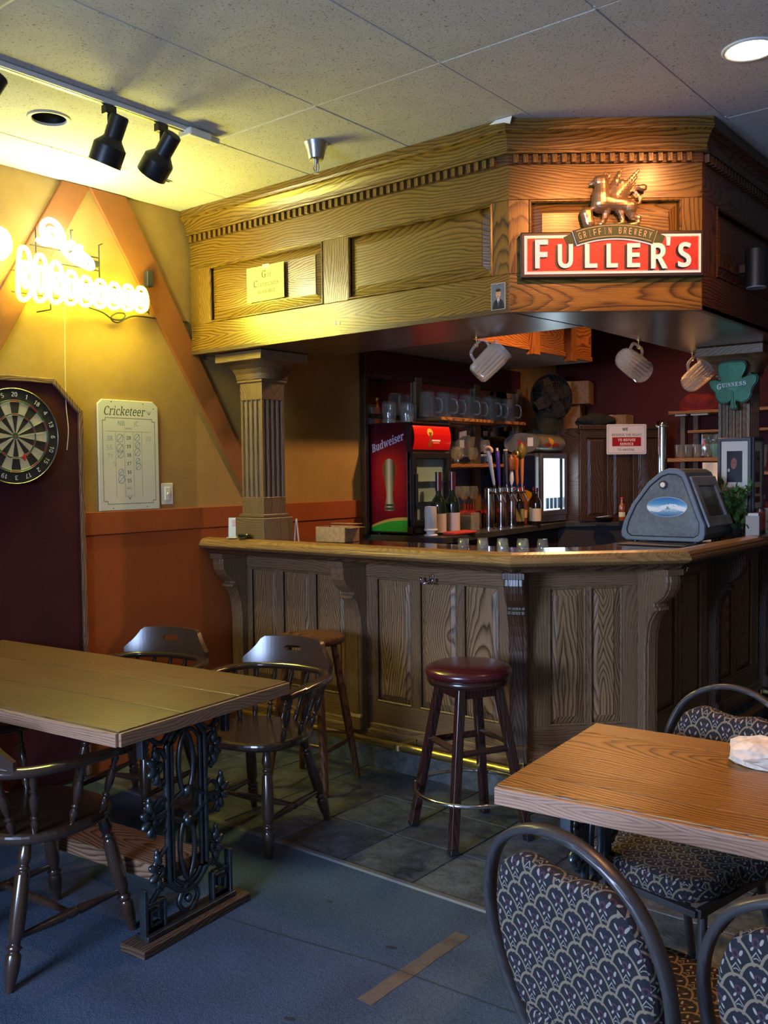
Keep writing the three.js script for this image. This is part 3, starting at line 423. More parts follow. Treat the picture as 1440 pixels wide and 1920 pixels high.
{ const t = solo('crumpled_napkin', (() => { const g = flat(new THREE.IcosahedronGeometry(0.085, 4)), p = g.attributes.position; for (let i = 0; i < p.count; i++) { const v = V().fromBufferAttribute(p, i).normalize(), n = noise(v.x * 3.1 + 9, v.y * 3.1 + v.z * 2.3 + 4, 61) + 0.5 * noise(v.x * 8 + 3, v.z * 8 + v.y * 5, 62); v.multiplyScalar(0.075 + 0.045 * n); p.setXYZ(i, v.x * 1.3, Math.max(-0.03, v.y * 0.42), v.z * 0.62); } g.computeVertexNormals(); return g.rotateY(0.35).translate(0, 0.031, 0); })(), grain([0.8, 0.68, 0.52], 0.9, grime, 0.4), 'crumpled cream paper napkin lying on the orange oak table', 'napkin'); t.position.set(3.515, 0.785, 1.0); }

// ---------- stools ----------
{ const t = thing('bar_stool', 'round bar stool with maroon padded seat and chrome foot ring', 'bar stool', [1.99, 0, 0.165], 0.32), H = 0.74;
  part(t, 'seat', [lathe([[0, H], [0.09, H - 0.001], [0.15, H - 0.008], [0.178, H - 0.02], [0.187, H - 0.036], [0.183, H - 0.05], [0.172, H - 0.056], [0, H - 0.056]], 48)], M.maroon);
  part(t, 'seat_ring', [lathe([[0.16, H - 0.09], [0.172, H - 0.088], [0.178, H - 0.075], [0.178, H - 0.055], [0.16, H - 0.054]], 40)], M.stoolDark);
  part(t, 'apron', [0, 1, 2, 3].map((k) => { const r = 0.092; return box(2 * r, 0.05, 0.02, 0, H - 0.11, r, 0.003).rotateY(k * Math.PI / 2 + Math.PI / 4); }), M.stoolDark);
  const P = (k, y) => { const r = 0.258 - 0.135 * y / 0.66, a = k * Math.PI / 2; return V(Math.sin(a) * r, y, Math.cos(a) * r); };
  for (let k = 0; k < 4; k++) { const a = P(k, H - 0.075), b = P(k, 0), l = a.distanceTo(b); part(t, 'leg', [along(join(box(0.037, l - 0.02, 0.037, 0, (l - 0.02) / 2, 0, 0.006)).rotateY(Math.PI / 4), a, b)], M.stoolDark); part(t.children.at(-1), 'foot_cap', [along(box(0.039, 0.022, 0.039, 0, l - 0.011, 0, 0.005).rotateY(Math.PI / 4), a, b)], M.black);
    part(t, 'stretcher', [bar(P(k, k % 2 ? 0.40 : 0.385), P((k + 1) % 4, k % 2 ? 0.40 : 0.385), 0.02, 0.026)], M.stoolDark); }
  part(t, 'foot_ring', [flat(new THREE.TorusGeometry(0.236, 0.0095, 12, 64)).rotateX(Math.PI / 2).translate(0, 0.195, 0)], M.chrome);
  const fr = t.children.at(-1); for (let k = 0; k < 4; k++) part(fr, 'rivet', [flat(new THREE.SphereGeometry(0.006, 8, 6)).translate(Math.sin(k * Math.PI / 2) * 0.245, 0.195, Math.cos(k * Math.PI / 2) * 0.245)], M.chrome);
}
{ const t = thing('wooden_stool', 'plain reddish-brown wooden stool with splayed legs at the bar behind a chair', 'stool', [1.0, 0, 0.09], 0.0), H = 0.745;
  part(t, 'seat', [lathe([[0, H - 0.006], [0.1, H - 0.004], [0.155, H], [0.168, H - 0.008], [0.17, H - 0.022], [0.16, H - 0.036], [0, H - 0.04]], 36)], M.stoolWood);
  const a0 = [2.58, 1.01, -0.56, 4.15], P = (k, y) => { const r = 0.235 - 0.125 * y / 0.72; return V(Math.sin(a0[k]) * r, y, Math.cos(a0[k]) * r); };
  for (let k = 0; k < 4; k++) { part(t, 'leg', [turned(P(k, 0.712), P(k, 0), [[0.015, 0], [0.02, 0.3], [0.021, 0.6], [0.017, 0.9], [0.014, 1]], 14)], M.stoolWood); part(t, 'stretcher', [turned(P(k, 0.2 + 0.03 * (k % 2)), P((k + 1) % 4, 0.2 + 0.03 * (k % 2)), [[0.008, 0], [0.0115, 0.5], [0.008, 1]], 10)], k % 2 ? M.stoolWood : M.stoolDark); }
}

// ---------- banquet chairs ----------
const fabricTex = canvas(256, 384, (x, w, h) => {
  x.fillStyle = '#121014'; x.fillRect(0, 0, w, h);
  const motif = (cx, cy) => {
    x.save(); x.translate(cx, cy); x.lineCap = 'round';
    x.strokeStyle = '#766650'; x.lineWidth = 16; x.beginPath(); x.moveTo(-128, 96); x.bezierCurveTo(-112, 20, -90, -82, 0, -88); x.bezierCurveTo(90, -82, 112, 20, 128, 96); x.stroke();
    x.fillStyle = '#14131b'; x.beginPath(); x.ellipse(0, -14, 62, 60, 0, 0, 7); x.fill();
    x.fillStyle = '#3d2230'; x.beginPath(); x.ellipse(0, -8, 24, 26, 0, 0, 7); x.fill(); x.fillStyle = '#0e0d13'; x.beginPath(); x.ellipse(0, -8, 12, 14, 0, 0, 7); x.fill();
    x.fillStyle = '#8d867a'; for (const s of [-1, 1]) { x.beginPath(); x.ellipse(s * 36, -22, 9, 20, s * 0.5, 0, 7); x.fill(); x.beginPath(); x.ellipse(s * 22, 26, 7, 15, s * -0.7, 0, 7); x.fill(); }
    x.strokeStyle = '#857d72'; x.lineWidth = 6; x.beginPath(); x.moveTo(-26, 74); x.lineTo(0, 40); x.lineTo(26, 74); x.stroke(); x.beginPath(); x.moveTo(-16, 78); x.quadraticCurveTo(0, 64, 16, 78); x.stroke();
    x.restore();
  };
  for (const [cx, cy] of [[128, -96], [0, 0], [256, 0], [128, 96 * 1], [0, 192], [256, 192], [128, 288], [0, 384], [256, 384], [128, 480]]) motif(cx, cy);
  x.globalAlpha = 0.25; for (let i = 0; i < 5000; i++) { x.fillStyle = rnd() > 0.5 ? '#000' : '#999'; x.fillRect(rnd() * w, rnd() * h, 1.5, 1.5); } x.globalAlpha = 1;
});
fabricTex.wrapS = fabricTex.wrapT = THREE.RepeatWrapping;
const fabric = mat([1, 1, 1], 0.9, { map: fabricTex, sheen: 0.3, sheenRoughness: 0.6 }); fabric.userData.scale = [0.072, 0.125];
const hoopIn = [[-0.135, 0.40], [-0.165, 0.47], [-0.198, 0.55], [-0.217, 0.645], [-0.21, 0.74], [-0.165, 0.83], [-0.09, 0.882], [0, 0.9], [0.09, 0.882], [0.165, 0.83], [0.21, 0.74], [0.217, 0.645], [0.198, 0.55], [0.165, 0.47], [0.135, 0.40]];
function banquetChair(pos, turn, label) {
  const t = thing('banquet_chair', label, 'chair', pos, turn, 'banquet chairs with scalloped fabric round the orange oak table'), lean = (y) => -0.19 - (y - 0.42) * 0.17, m = M.frameMetal;
  part(t, 'back_hoop', [ribbon([[-0.165, 0.012, -0.30], [-0.14, 0.25, -0.225], ...hoopIn.map(([x, y]) => [x, y, lean(y)]), [0.14, 0.25, -0.225], [0.165, 0.012, -0.30]], oval(0.017, 0.03, 10), 90, false, V(0, 0.12, 1))], m);
  for (const s of [-1, 1]) { part(t, 'rear_foot', [box(0.026, 0.016, 0.026, s * 0.165, 0.008, -0.302, 0.004)], M.black); part(t, 'front_leg', [ribbon([[s * 0.185, 0.435, 0.17], [s * 0.19, 0.2, 0.195], [s * 0.195, 0.0, 0.215]], oval(0.022, 0.022, 10), 10, false, V(0, 0.1, 1))], m); part(t, 'seat_rail', [bar(V(s * 0.17, 0.428, -0.19), V(s * 0.19, 0.428, 0.2), 0.018, 0.024)], m); }
  part(t, 'seat_rail', [bar(V(-0.19, 0.428, 0.2), V(0.19, 0.428, 0.2), 0.018, 0.024)], m); part(t, 'seat_rail', [bar(V(-0.15, 0.428, -0.19), V(0.15, 0.428, -0.19), 0.018, 0.024)], m);
  const c = new THREE.CatmullRomCurve3(hoopIn.map(([x, y]) => V(x, y, 0)), false, 'centripetal').getPoints(60).filter((p) => p.y > 0.475 && p.y < 0.825), sp = c.map((p) => { const d = V(0, 0.66, 0).sub(p).normalize().multiplyScalar(0.028); return [p.x + d.x, p.y + d.y]; }), L = sp.filter((p) => p[0] < 0), Rr = sp.filter((p) => p[0] > 0);
  const top = []; for (let i = 1; i < 28; i++) { const u = i / 28, e = Math.min(1, Math.min(u, 1 - u) / 0.24), xx = L.at(-1)[0] + (Rr[0][0] - L.at(-1)[0]) * u; top.push([xx, L.at(-1)[1] + 0.03 * Math.sin(e * Math.PI / 2) - 0.014 * Math.sin(Math.PI * u) ** 4]); }
  const pad = extrude([...L, ...top, ...Rr].reverse(), 0.05, 0.018, { bs: 3 }).translate(0, 0, -0.025), p = pad.attributes.position; boxUV(pad, fabric.userData.scale);
  for (let i = 0; i < pad.attributes.position.count; i++) { const q = pad.attributes.position, y = q.getY(i); q.setZ(i, q.getZ(i) + lean(y) + 0.006); } pad.computeVertexNormals();
  part(t, 'back_cushion', pad, fabric);
  part(t, 'seat_cushion', [extrude(superShape(0.43, 0.44, 4.2).map(([x, y]) => [x * (1 - 0.08 * (y < 0 ? 0 : 1)), -y]), 0.062, 0.022, { bs: 4 }).rotateX(-Math.PI / 2).translate(0, 0.437, 0.0)], fabric);
  return t;
}
M.frameMetal = mat([0.085, 0.076, 0.074], 0.36, { metalness: 0.55 });
const bc = banquetChair([3.479, 0, 1.74], 2.865, 'banquet chair seen whole from behind, beside the orange oak table\'s corner');
copy(bc, [3.903, 0, 1.752], 2.98, 'banquet chair nearest us at the picture\'s edge, only part of its hooped back showing');
copy(bc, [3.22, 0, 0.945], -0.236, 'banquet chair on the bar side of the orange oak table, facing us');
// ---------- lamps ----------
function spot(x, y, z, tx, ty, tz, power, ang, color, rad = 2, pen = 0.6) { const l = new THREE.SpotLight(color, power, 0, R(ang), pen, 2); l.position.set(x, y, z); l.target.position.set(tx, ty, tz); l.castShadow = true; l.shadow.radius = rad; scene.add(l, l.target); return l; }
const bulbMat = (k) => mat([1, 0.85, 0.6], 0.5, { emissive: lin(1, 0.78, 0.5), emissiveIntensity: k });
cans.forEach(([x, z, r, k]) => {
  const t = thing('recessed_downlight', ['unlit black recessed can in the ceiling beside the track lights', 'lit recessed downlight glowing in the ceiling near the red pub sign', 'lit recessed downlight over the bartender\'s floor inside the bar', 'lit recessed downlight deep inside the bar by the red wall', 'lit recessed downlight above the orange oak table', 'lit recessed downlight aimed at the pub sign from the front'][k], 'ceiling light', [x, CEIL, z]);
  part(t, 'trim_ring', [lathe([[r * 0.95, 0.012], [r * 0.97, -0.003], [r * 1.12, -0.006], [r * 1.2, -0.001], [r * 1.2, 0.002]], 36)], k ? M.white : M.tbar);
  part(t, 'can', [lathe([[r * 0.95, 0.004], [r * 0.9, 0.15], [0, 0.152]], 30)], k ? M.chrome : M.black);
  if (!k) return;
  part(t, 'lamp_bulb', [lathe([[0, k === 1 ? -0.006 : 0.028], [r * 0.45, k === 1 ? -0.001 : 0.031], [r * (k === 1 ? 0.9 : 0.74), k === 1 ? 0.012 : 0.045], [r * (k === 1 ? 0.9 : 0.76), 0.062], [r * 0.4, 0.12], [0, 0.13]], 28)], bulbMat(k === 1 ? 26 : 6));
});
spot(3.115, CEIL - 0.03, 0.045, 2.38, 2.40, -0.2, 3.2, 44, 0xff9c52, 1.6, 1);
spot(3.3, CEIL - 0.03, 0.79, 2.45, 2.48, -0.27, 7.4, 26, 0xff9c52, 1.4, 0.75);
spot(1.5, CEIL - 0.03, -2.0, 1.3, 0, -1.9, 12.0, 74, 0xffbe80, 1.8, 0.4);
spot(1.35, CEIL - 0.03, -3.35, 1.2, 0, -3.4, 2.2, 72, 0xffb978, 2, 0.4);
spot(3.75, CEIL - 0.03, 1.3, 3.6, 0, 1.15, 11, 32, 0xffb060, 2.5, 0.8);

// track lighting
{ const t = thing('track_rail', 'white ceiling lighting track with a black slot and a boxy power feed', 'track rail', [1.04, CEIL, 1.9]);
  part(t, 'rail', [slab(-0.018, -0.022, -1.16, 0.018, -0.002, 2.6, 0.003)], M.white); part(t, 'slot', [slab(-0.006, -0.0235, -1.12, 0.006, -0.018, 2.6, 0)], M.black); part(t, 'slot', [slab(-0.0195, -0.016, -1.12, -0.0165, -0.008, 2.6, 0)], M.black);
  part(t, 'power_feed', [box(0.085, 0.034, 0.12, 0.004, -0.026, -1.09, 0.008), box(0.045, 0.026, 0.07, 0, -0.02, -1.18, 0.005)], M.white); }
function trackLamp(z, dir, label) {
  const t = thing('track_lamp', label, 'track lamp', [1.04, CEIL - 0.022, z]); part(t, 'adapter', [box(0.034, 0.034, 0.05, 0, -0.0195, 0, 0.004)], M.black);
  const d = V(...dir).normalize(), pv = V(0, -0.085, 0.0); part(t, 'stem', [rod(V(0, -0.03, 0), pv, 0.0075), T(flat(new THREE.SphereGeometry(0.014, 10, 8)), pv.x, pv.y, pv.z)], M.black);
  const o = pv.clone().add(V(0.03, -0.0, -0.012)), a = o.clone().addScaledVector(d, -0.045);
  part(t, 'lamp_head', [along(lathe([[0, 0], [0.03, 0.001], [0.036, 0.007], [0.036, 0.09], [0.04, 0.097], [0.062, 0.122], [0.064, 0.127], [0.064, 0.195], [0.059, 0.195], [0.057, 0.14], [0, 0.11]], 30), a, a.clone().add(d))], M.black);
}
trackLamp(1.236, [-0.42, -0.88, 0.10], 'black track lamp beside the unlit recessed can, pointing steeply down'); trackLamp(0.985, [-0.62, -0.62, 0.05], 'black track lamp next to the track\'s power feed, tilted toward the wall'); trackLamp(1.745, [-0.3, -0.9, 0.45], 'black track lamp cut off by the picture\'s edge');
{ const t = thing('sprinkler_head', 'chrome fire sprinkler with a flared cup under the ceiling', 'sprinkler', [1.324, CEIL, 0.356]);
  part(t, 'cup', [lathe([[0.056, 0], [0.056, -0.004], [0.044, -0.03], [0.034, -0.07], [0.03, -0.075], [0, -0.075]], 28)], M.steel); part(t, 'nozzle', [cyl(0.01, 0.013, 0.02, 0, -0.095, 0), tube([[0.01, -0.09, 0], [0.016, -0.11, 0], [0.004, -0.13, 0]], 0.003, 10), tube([[-0.01, -0.09, 0], [-0.016, -0.11, 0], [-0.004, -0.13, 0]], 0.003, 10), cyl(0.014, 0.014, 0.003, 0, -0.135, 0), cyl(0.004, 0.004, 0.035, 0, -0.13, 0)], M.steel); }
{ const t = thing('ceiling_vent', 'small dark slot vent in the ceiling between track lamps and canopy', 'vent', [0.405, CEIL, 0.487]); part(t, 'frame', [ringFrame(0.12, 0.026, 0.004, 0.004, 0.001).rotateX(Math.PI / 2).rotateY(Math.PI / 2 + 0.1).translate(0, -0.001, 0)], M.grey); part(t, 'slot', [box(0.112, 0.003, 0.018, 0, -0.0015, 0, 0).rotateY(Math.PI / 2 + 0.1)], M.black); }

// ---------- neon sign ----------
{ const t = thing('neon_sign', 'glowing yellow and white neon beer sign on a black wire frame', 'neon sign', [0, 2.5, 0.65], Math.PI / 2), Z0 = 0.095;   // local x = 0.65 - z, local y = y - 2.5
  const ny = mat([1, 0.8, 0.2], 0.5, { emissive: lin(1, 0.95, 0.06), emissiveIntensity: 12 }), nw = mat([1, 1, 1], 0.5, { emissive: lin(0.9, 1, 1), emissiveIntensity: 7 });
  const L = (pts, r0, m, n = 'neon_tube', closed = true, seg = 40) => { const r = r0 * 1.55; part(t, n, [tube(pts.map(([x, y, z = Z0]) => [x, y, z]), r, seg, 7, closed)], m); };
  // tall first letter and a row of rounded outline letters
  [0.112, 0.1, 0.088, 0.072, 0.064, 0.061, 0.058, 0.057, 0.056].forEach((h, i) => { const x = -0.405 + i * 0.083, y = -0.105 + h + i * 0.003; L([[x - 0.034, y - h], [x - 0.036, y], [x - 0.02, y + h], [x + 0.014, y + h], [x + 0.032, y + h * 0.3], [x + 0.03, y - h * 0.6], [x + 0.006, y - h * 1.05]], 0.0075, ny); L(i % 2 ? [[x - 0.012, y - h * 0.6], [x - 0.012, y + h * 0.5], [x + 0.01, y + h * 0.4], [x + 0.008, y - h * 0.5]] : [[x - 0.014, y + h * 0.2], [x - 0.006, y + h * 0.55], [x + 0.012, y + h * 0.3], [x + 0.004, y - h * 0.1], [x + 0.012, y - h * 0.5], [x - 0.01, y - h * 0.55]], 0.006, ny, 'neon_tube', true, 24); });
  // white figure above
  L([[-0.30, 0.19], [-0.31, 0.25], [-0.27, 0.285], [-0.22, 0.26], [-0.2, 0.2], [-0.24, 0.17]], 0.0085, nw); L([[-0.275, 0.2], [-0.275, 0.24], [-0.24, 0.235], [-0.235, 0.2]], 0.0085, nw, 'neon_tube', true, 24);
  L([[-0.34, 0.18], [-0.3, 0.165], [-0.25, 0.18], [-0.2, 0.17], [-0.15, 0.2], [-0.13, 0.175], [-0.1, 0.19], [-0.11, 0.15]], 0.0075, nw, 'neon_tube', false); L([[-0.2, 0.16], [-0.16, 0.12], [-0.1, 0.1], [-0.04, 0.09], [-0.05, 0.13], [-0.11, 0.16], [-0.16, 0.175]], 0.0085, nw); L([[-0.15, 0.14], [-0.1, 0.12], [-0.07, 0.115], [-0.1, 0.145]], 0.0085, nw, 'neon_tube', true, 24);
  L([[-0.56, 0.06], [-0.60, 0.12], [-0.57, 0.19], [-0.5, 0.18], [-0.48, 0.12], [-0.51, 0.07]], 0.0085, nw); L([[-0.545, 0.1], [-0.55, 0.15], [-0.515, 0.15], [-0.52, 0.1]], 0.0085, nw, 'neon_tube', true, 24);
  const w = []; const B = (a, b) => w.push(rod(V(...a), V(...b), 0.0035, 0.0035, 7));
  for (const y of [0.155, 0.09]) B([-0.36, y + 0.0, 0.07], [0.02, y, 0.07]); B([0.02, 0.22, 0.07], [0.02, 0.02, 0.07]); B([0.02, 0.22, 0.07], [0.075, 0.245, 0.02]); B([-0.14, 0.265, 0.07], [-0.14, 0.16, 0.07]); B([-0.14, 0.265, 0.07], [-0.09, 0.285, 0.01]); B([-0.33, 0.24, 0.07], [-0.33, -0.1, 0.07]);
  for (const y of [-0.08, 0.02]) B([-0.46, y, 0.07], [0.32, y - 0.0, 0.07]); B([-0.26, -0.1, 0.07], [-0.26, -0.14, 0.07]); B([-0.26, -0.14, 0.07], [-0.3, -0.15, 0.012]); B([0.32, 0.03, 0.07], [0.32, -0.09, 0.07]); B([0.31, 0.02, 0.07], [0.31, 0.02, 0.012]); B([0.31, -0.08, 0.07], [0.31, -0.08, 0.012]);
  part(t, 'wire_frame', w, M.black); part(t, 'tube_cap', [box(0.06, 0.035, 0.012, -0.01, 0.12, 0.074, 0.004)], M.dark); part(t, 'transformer', [box(0.04, 0.085, 0.05, 0.352, 0.105, 0.028, 0.006)], M.dark);
  part(t, 'power_cord', [tube([[-0.06, -0.1, 0.07], [0.045, -0.112, 0.05], [0.12, -0.135, 0.03], [0.18, -0.13, 0.03], [0.20, -0.1, 0.03], [0.15, -0.1, 0.03], [0.11, -0.13, 0.03], [0.15, -0.15, 0.03], [0.25, -0.105, 0.025], [0.40, -0.095, 0.012], [0.58, -0.092, 0.012], [0.638, -0.095, 0.012], [0.652, -0.15, 0.012], [0.66, -0.195, 0.012], [0.75, -0.29, 0.012]], 0.0045, 80, 6)], M.dark);
  for (const [x, y, k, c] of [[-0.36, 0.0, 1.1, 0], [-0.17, -0.03, 1.1, 0], [0.02, -0.03, 1.1, 0], [0.2, -0.03, 1.1, 0], [-0.2, 0.2, 0.9, 1], [-0.54, 0.13, 0.6, 1]]) { const l = new THREE.PointLight(c ? lin(0.9, 1, 0.75) : lin(1, 0.92, 0.1), k); l.position.set(x, y, Z0 + 0.035); l.shadow.radius = 2.2; l.castShadow = true; t.add(l); } }
{ const t = solo('pull_cord', [tube([[0.05, 2.44, 0.82], [0.042, 2.1, 0.822], [0.04, 1.9, 0.82], [0.046, 1.78, 0.815], [0.04, 1.68, 0.822]], 0.0022, 40, 5)], M.cream, 'thin pale pull cord hanging from the neon sign over the dartboard panel', 'cord'); }

// ---------- dart corner ----------
{ const t = thing('dart_surround', 'maroon carpeted dartboard panel with clipped corners and a wood frame', 'dart panel', [0.0, 0, 1.1127], Math.PI / 2), w = 0.385, h = 2.03, c = 0.155;
  const oct = (d) => [[-w + d, 0.02], [w - d, 0.02], [w - d, h - c - d * 0.4], [w - c - d * 0.4, h - d], [-w + c + d * 0.4, h - d], [-w + d, h - c - d * 0.4]];
  part(t, 'felt', [extrude(oct(0.024), 0.02, 0).translate(0, 0, 0.014)], M.dartFelt); const o = oct(0), i = oct(0.026);
  for (const k of [1, 2, 3, 4, 5]) { const l = (k + 1) % 6; part(t, 'frame_strip', [extrude([o[k], o[l], i[l], i[k]], 0.034, 0.003).translate(0, 0, 0.013)], M.gate); } }
const face = M.face = mat([0.6, 0.55, 0.42], 0.85);
{ const t = thing('dartboard', 'round dartboard with black and cream wedges on the maroon panel', 'dartboard', [0.0345, 1.7417, 1.1127], Math.PI / 2), blk = mat([0.02, 0.018, 0.018], 0.8), cream = mat([0.55, 0.5, 0.36], 0.85), red = mat([0.32, 0.02, 0.03], 0.8), grn = mat([0.03, 0.15, 0.06], 0.8);
  part(t, 'board', [cyl(0.2255, 0.2255, 0.034, 0, 0, 0, 60).rotateX(Math.PI / 2)], blk); part(t, 'rim', [flat(new THREE.TorusGeometry(0.2245, 0.0022, 8, 72)).translate(0, 0, 0.036)], M.steel);
  const sec = (r0, r1, k, z) => { const g = flat(new THREE.RingGeometry(r0, r1, 4, 1, Math.PI / 2 - (k + 0.5) * Math.PI / 10, Math.PI / 10)); return g.translate(0, 0, z); };
  for (let k = 0; k < 20; k++) { const m = k % 2 ? cream : blk, c = k % 2 ? grn : red; part(t, 'segment', [sec(0.016, 0.099, k, 0.0348), sec(0.107, 0.162, k, 0.0348)], m); part(t, 'treble', [sec(0.099, 0.107, k, 0.035)], c); part(t, 'double', [sec(0.162, 0.17, k, 0.035)], c); }
  part(t, 'bull', [cyl(0.016, 0.016, 0.001, 0, 0.0345, 0, 24).rotateX(Math.PI / 2)], grn); part(t, 'bull', [cyl(0.0065, 0.0065, 0.0014, 0, 0.0345, 0, 18).rotateX(Math.PI / 2)], red);
  const wires = [0.016, 0.099, 0.107, 0.162, 0.17].map((r) => flat(new THREE.TorusGeometry(r, 0.0007, 5, 60)).translate(0, 0, 0.036)); for (let k = 0; k < 20; k++) { const a = Math.PI / 20 + k * Math.PI / 10; wires.push(rod(V(0.016 * Math.cos(a), 0.016 * Math.sin(a), 0.036), V(0.172 * Math.cos(a), 0.172 * Math.sin(a), 0.036), 0.0006, 0.0006, 5)); }
  part(t.children[0], 'wire_spider', wires, M.steel); t.userData.numbers = 1; M.dartThing = t; }
const font = await new FontLoader().loadAsync('fonts/droid/droid_sans_bold.typeface.json'), serif = await new FontLoader().loadAsync('fonts/droid/droid_serif_bold.typeface.json'), sans = await new FontLoader().loadAsync('fonts/droid/droid_sans_regular.typeface.json');
function glyph(ch, w, h, depth, f = font, bev = 0) { const g = flat(new TextGeometry(ch, { font: f, size: 1, depth: 1, curveSegments: 5, bevelEnabled: false })); g.computeBoundingBox(); const b = g.boundingBox, sy = h / (b.max.y - b.min.y), sx = w ? w / (b.max.x - b.min.x) : sy; g.translate(-(b.min.x + b.max.x) / 2, -(b.min.y + b.max.y) / 2, 0).scale(sx, sy, depth); return g; }
{ const t = M.dartThing; delete t.userData.numbers; [20, 1, 18, 4, 13, 6, 10, 15, 2, 17, 3, 19, 7, 16, 8, 11, 14, 9, 12, 5].forEach((n, k) => { const a = Math.PI / 2 - k * Math.PI / 10; part(t.children[0], 'number', [glyph(String(n), 0, 0.021, 0.002, sans).rotateZ(a - Math.PI / 2).translate(0.197 * Math.cos(a), 0.197 * Math.sin(a), 0.035)], M.white); }); }
{ const t = thing('dart', 'dart with a red flight stuck in the dartboard', 'dart', [0.07, 1.64, 1.135], Math.PI / 2); const a = V(0, 0, 0), b = V(0.012, 0.0, 0.11); part(t, 'barrel', [rod(a, V(0.006, 0, 0.055), 0.0012, 0.0034, 8), rod(V(0.006, 0, 0.05), V(0.0085, 0, 0.08), 0.0034, 0.002, 8)], M.steel); part(t, 'flight', [0, 1].map((k) => extrude([[0, -0.001], [0.024, 0.018], [0.034, 0.018], [0.034, -0.018], [0.024, -0.018]], 0.001, 0).rotateX(k * Math.PI / 2).rotateY(-Math.PI / 2).translate(0.0085, 0, 0.075)), M.flight ??= mat([0.75, 0.04, 0.05], 0.5)); }
function print2d(w, h, tex, rough = 0.6, shape, o = {}) { const g = shape ? flat(new THREE.ShapeGeometry(shape)) : flat(new THREE.PlaneGeometry(w, h)); const p = g.attributes.position, u = new Float32Array(p.count * 2); for (let i = 0; i < p.count; i++) { u[2 * i] = p.getX(i) / w + 0.5; u[2 * i + 1] = p.getY(i) / h + 0.5; } g.setAttribute('uv', new THREE.BufferAttribute(u, 2)); return [g, mat([1, 1, 1], rough, { map: tex, ...o })]; }
{ const w = 0.381, h = 0.582, t = thing('dart_scoreboard', 'white dry-erase dart scoreboard headed Cricketeer with blue scribbles', 'scoreboard', [0.004, 1.657, 0.432], Math.PI / 2), oct = shapeOf([[-w / 2, -h / 2], [w / 2, -h / 2], [w / 2, h / 2 - 0.028], [w / 2 - 0.035, h / 2], [-w / 2 + 0.028, h / 2], [-w / 2, h / 2 - 0.024]]);
  part(t, 'board', [extrude(oct, 0.012, 0.002)], M.white);
  const tex = canvas(512, 780, (x, W, H) => {
    x.fillStyle = '#d6d8d2'; x.fillRect(0, 0, W, H); x.fillStyle = '#3a3f3d'; x.font = 'italic 84px serif'; x.fillText('Cricketeer', 42, 108, 350); x.strokeStyle = '#55605c'; x.lineWidth = 4;
    x.beginPath(); for (const [px, py] of [[58, 128], [454, 128], [454, 146], [478, 146], [478, 714], [454, 714], [454, 734], [66, 734], [66, 714], [34, 714], [34, 146], [58, 146]]) x.lineTo(px, py); x.closePath(); x.stroke();
    x.lineWidth = 2; x.beginPath(); for (const px of [140, 214, 290, 362]) { x.moveTo(px, 222); x.lineTo(px, 690); } x.moveTo(58, 222); x.lineTo(440, 222); x.stroke();
    x.font = 'bold 34px serif'; x.textAlign = 'center'; ['20', '19', '18', '17', '16', '15'].forEach((n, i) => x.fillText(n, 250, 278 + i * 61)); x.font = '16px serif'; x.fillText('BULL', 250, 630); x.fillText('CRICKET', 250, 206); for (const [px, py] of [[250, 690], [430, 84]]) for (let k = 0; k < 5; k++) { x.beginPath(); x.moveTo(px, py + 14); x.lineTo(px - 26 + k * 13, py - 16); x.stroke(); }
    x.strokeStyle = '#5a78a8'; x.lineWidth = 5; x.globalAlpha = 0.75; x.font = '46px sans-serif'; x.fillStyle = '#5a78a8'; x.fillText('NB', 190, 180); x.fillText('JC', 318, 180); x.fillText('38', 92, 288); x.globalAlpha = 0.5; x.fillText('55', 88, 352); x.fillText('71', 92, 412); x.fillText('5', 128, 468); x.fillText('20', 420, 286); x.globalAlpha = 0.65;
    for (const [px, py, r] of [[176, 270, 26], [176, 340, 27], [180, 382, 24], [180, 510, 20], [184, 560, 26], [322, 262, 22], [326, 316, 20], [324, 368, 24], [330, 470, 22], [326, 430, 18]]) { x.beginPath(); x.ellipse(px, py, r, r * 1.1, 0.3, 0, 6.3); x.stroke(); x.beginPath(); x.moveTo(px - r, py + r); x.lineTo(px + r, py - r); x.stroke(); } x.globalAlpha = 1;
    x.fillStyle = '#333'; for (const [px, py] of [[110, 16], [380, 22], [470, 52], [110, 764], [400, 760]]) { x.beginPath(); x.arc(px, py, 4, 0, 7); x.fill(); }
  });
  const [g, m] = print2d(w, h, tex, 0.22, shapeOf([[-w / 2 + 0.003, -h / 2 + 0.003], [w / 2 - 0.003, -h / 2 + 0.003], [w / 2 - 0.003, h / 2 - 0.029], [w / 2 - 0.036, h / 2 - 0.003], [-w / 2 + 0.029, h / 2 - 0.003], [-w / 2 + 0.003, h / 2 - 0.026]]), { clearcoat: 0.5, clearcoatRoughness: 0.15 }); part(t, 'printed_face', g.translate(0, 0, 0.0125), m); }
{ const t = thing('light_switch', 'white dimmer switch plate beside the dart scoreboard', 'switch', [0, 1.446, 0.181], Math.PI / 2); part(t, 'plate', [box(0.08, 0.118, 0.007, 0, 0, 0.0035, 0.003)], M.white); part(t, 'rocker', [box(0.036, 0.07, 0.006, 0, 0, 0.009, 0.003), cyl(0.007, 0.006, 0.008, 0, 0.011, 0).rotateX(Math.PI / 2)], M.white); }

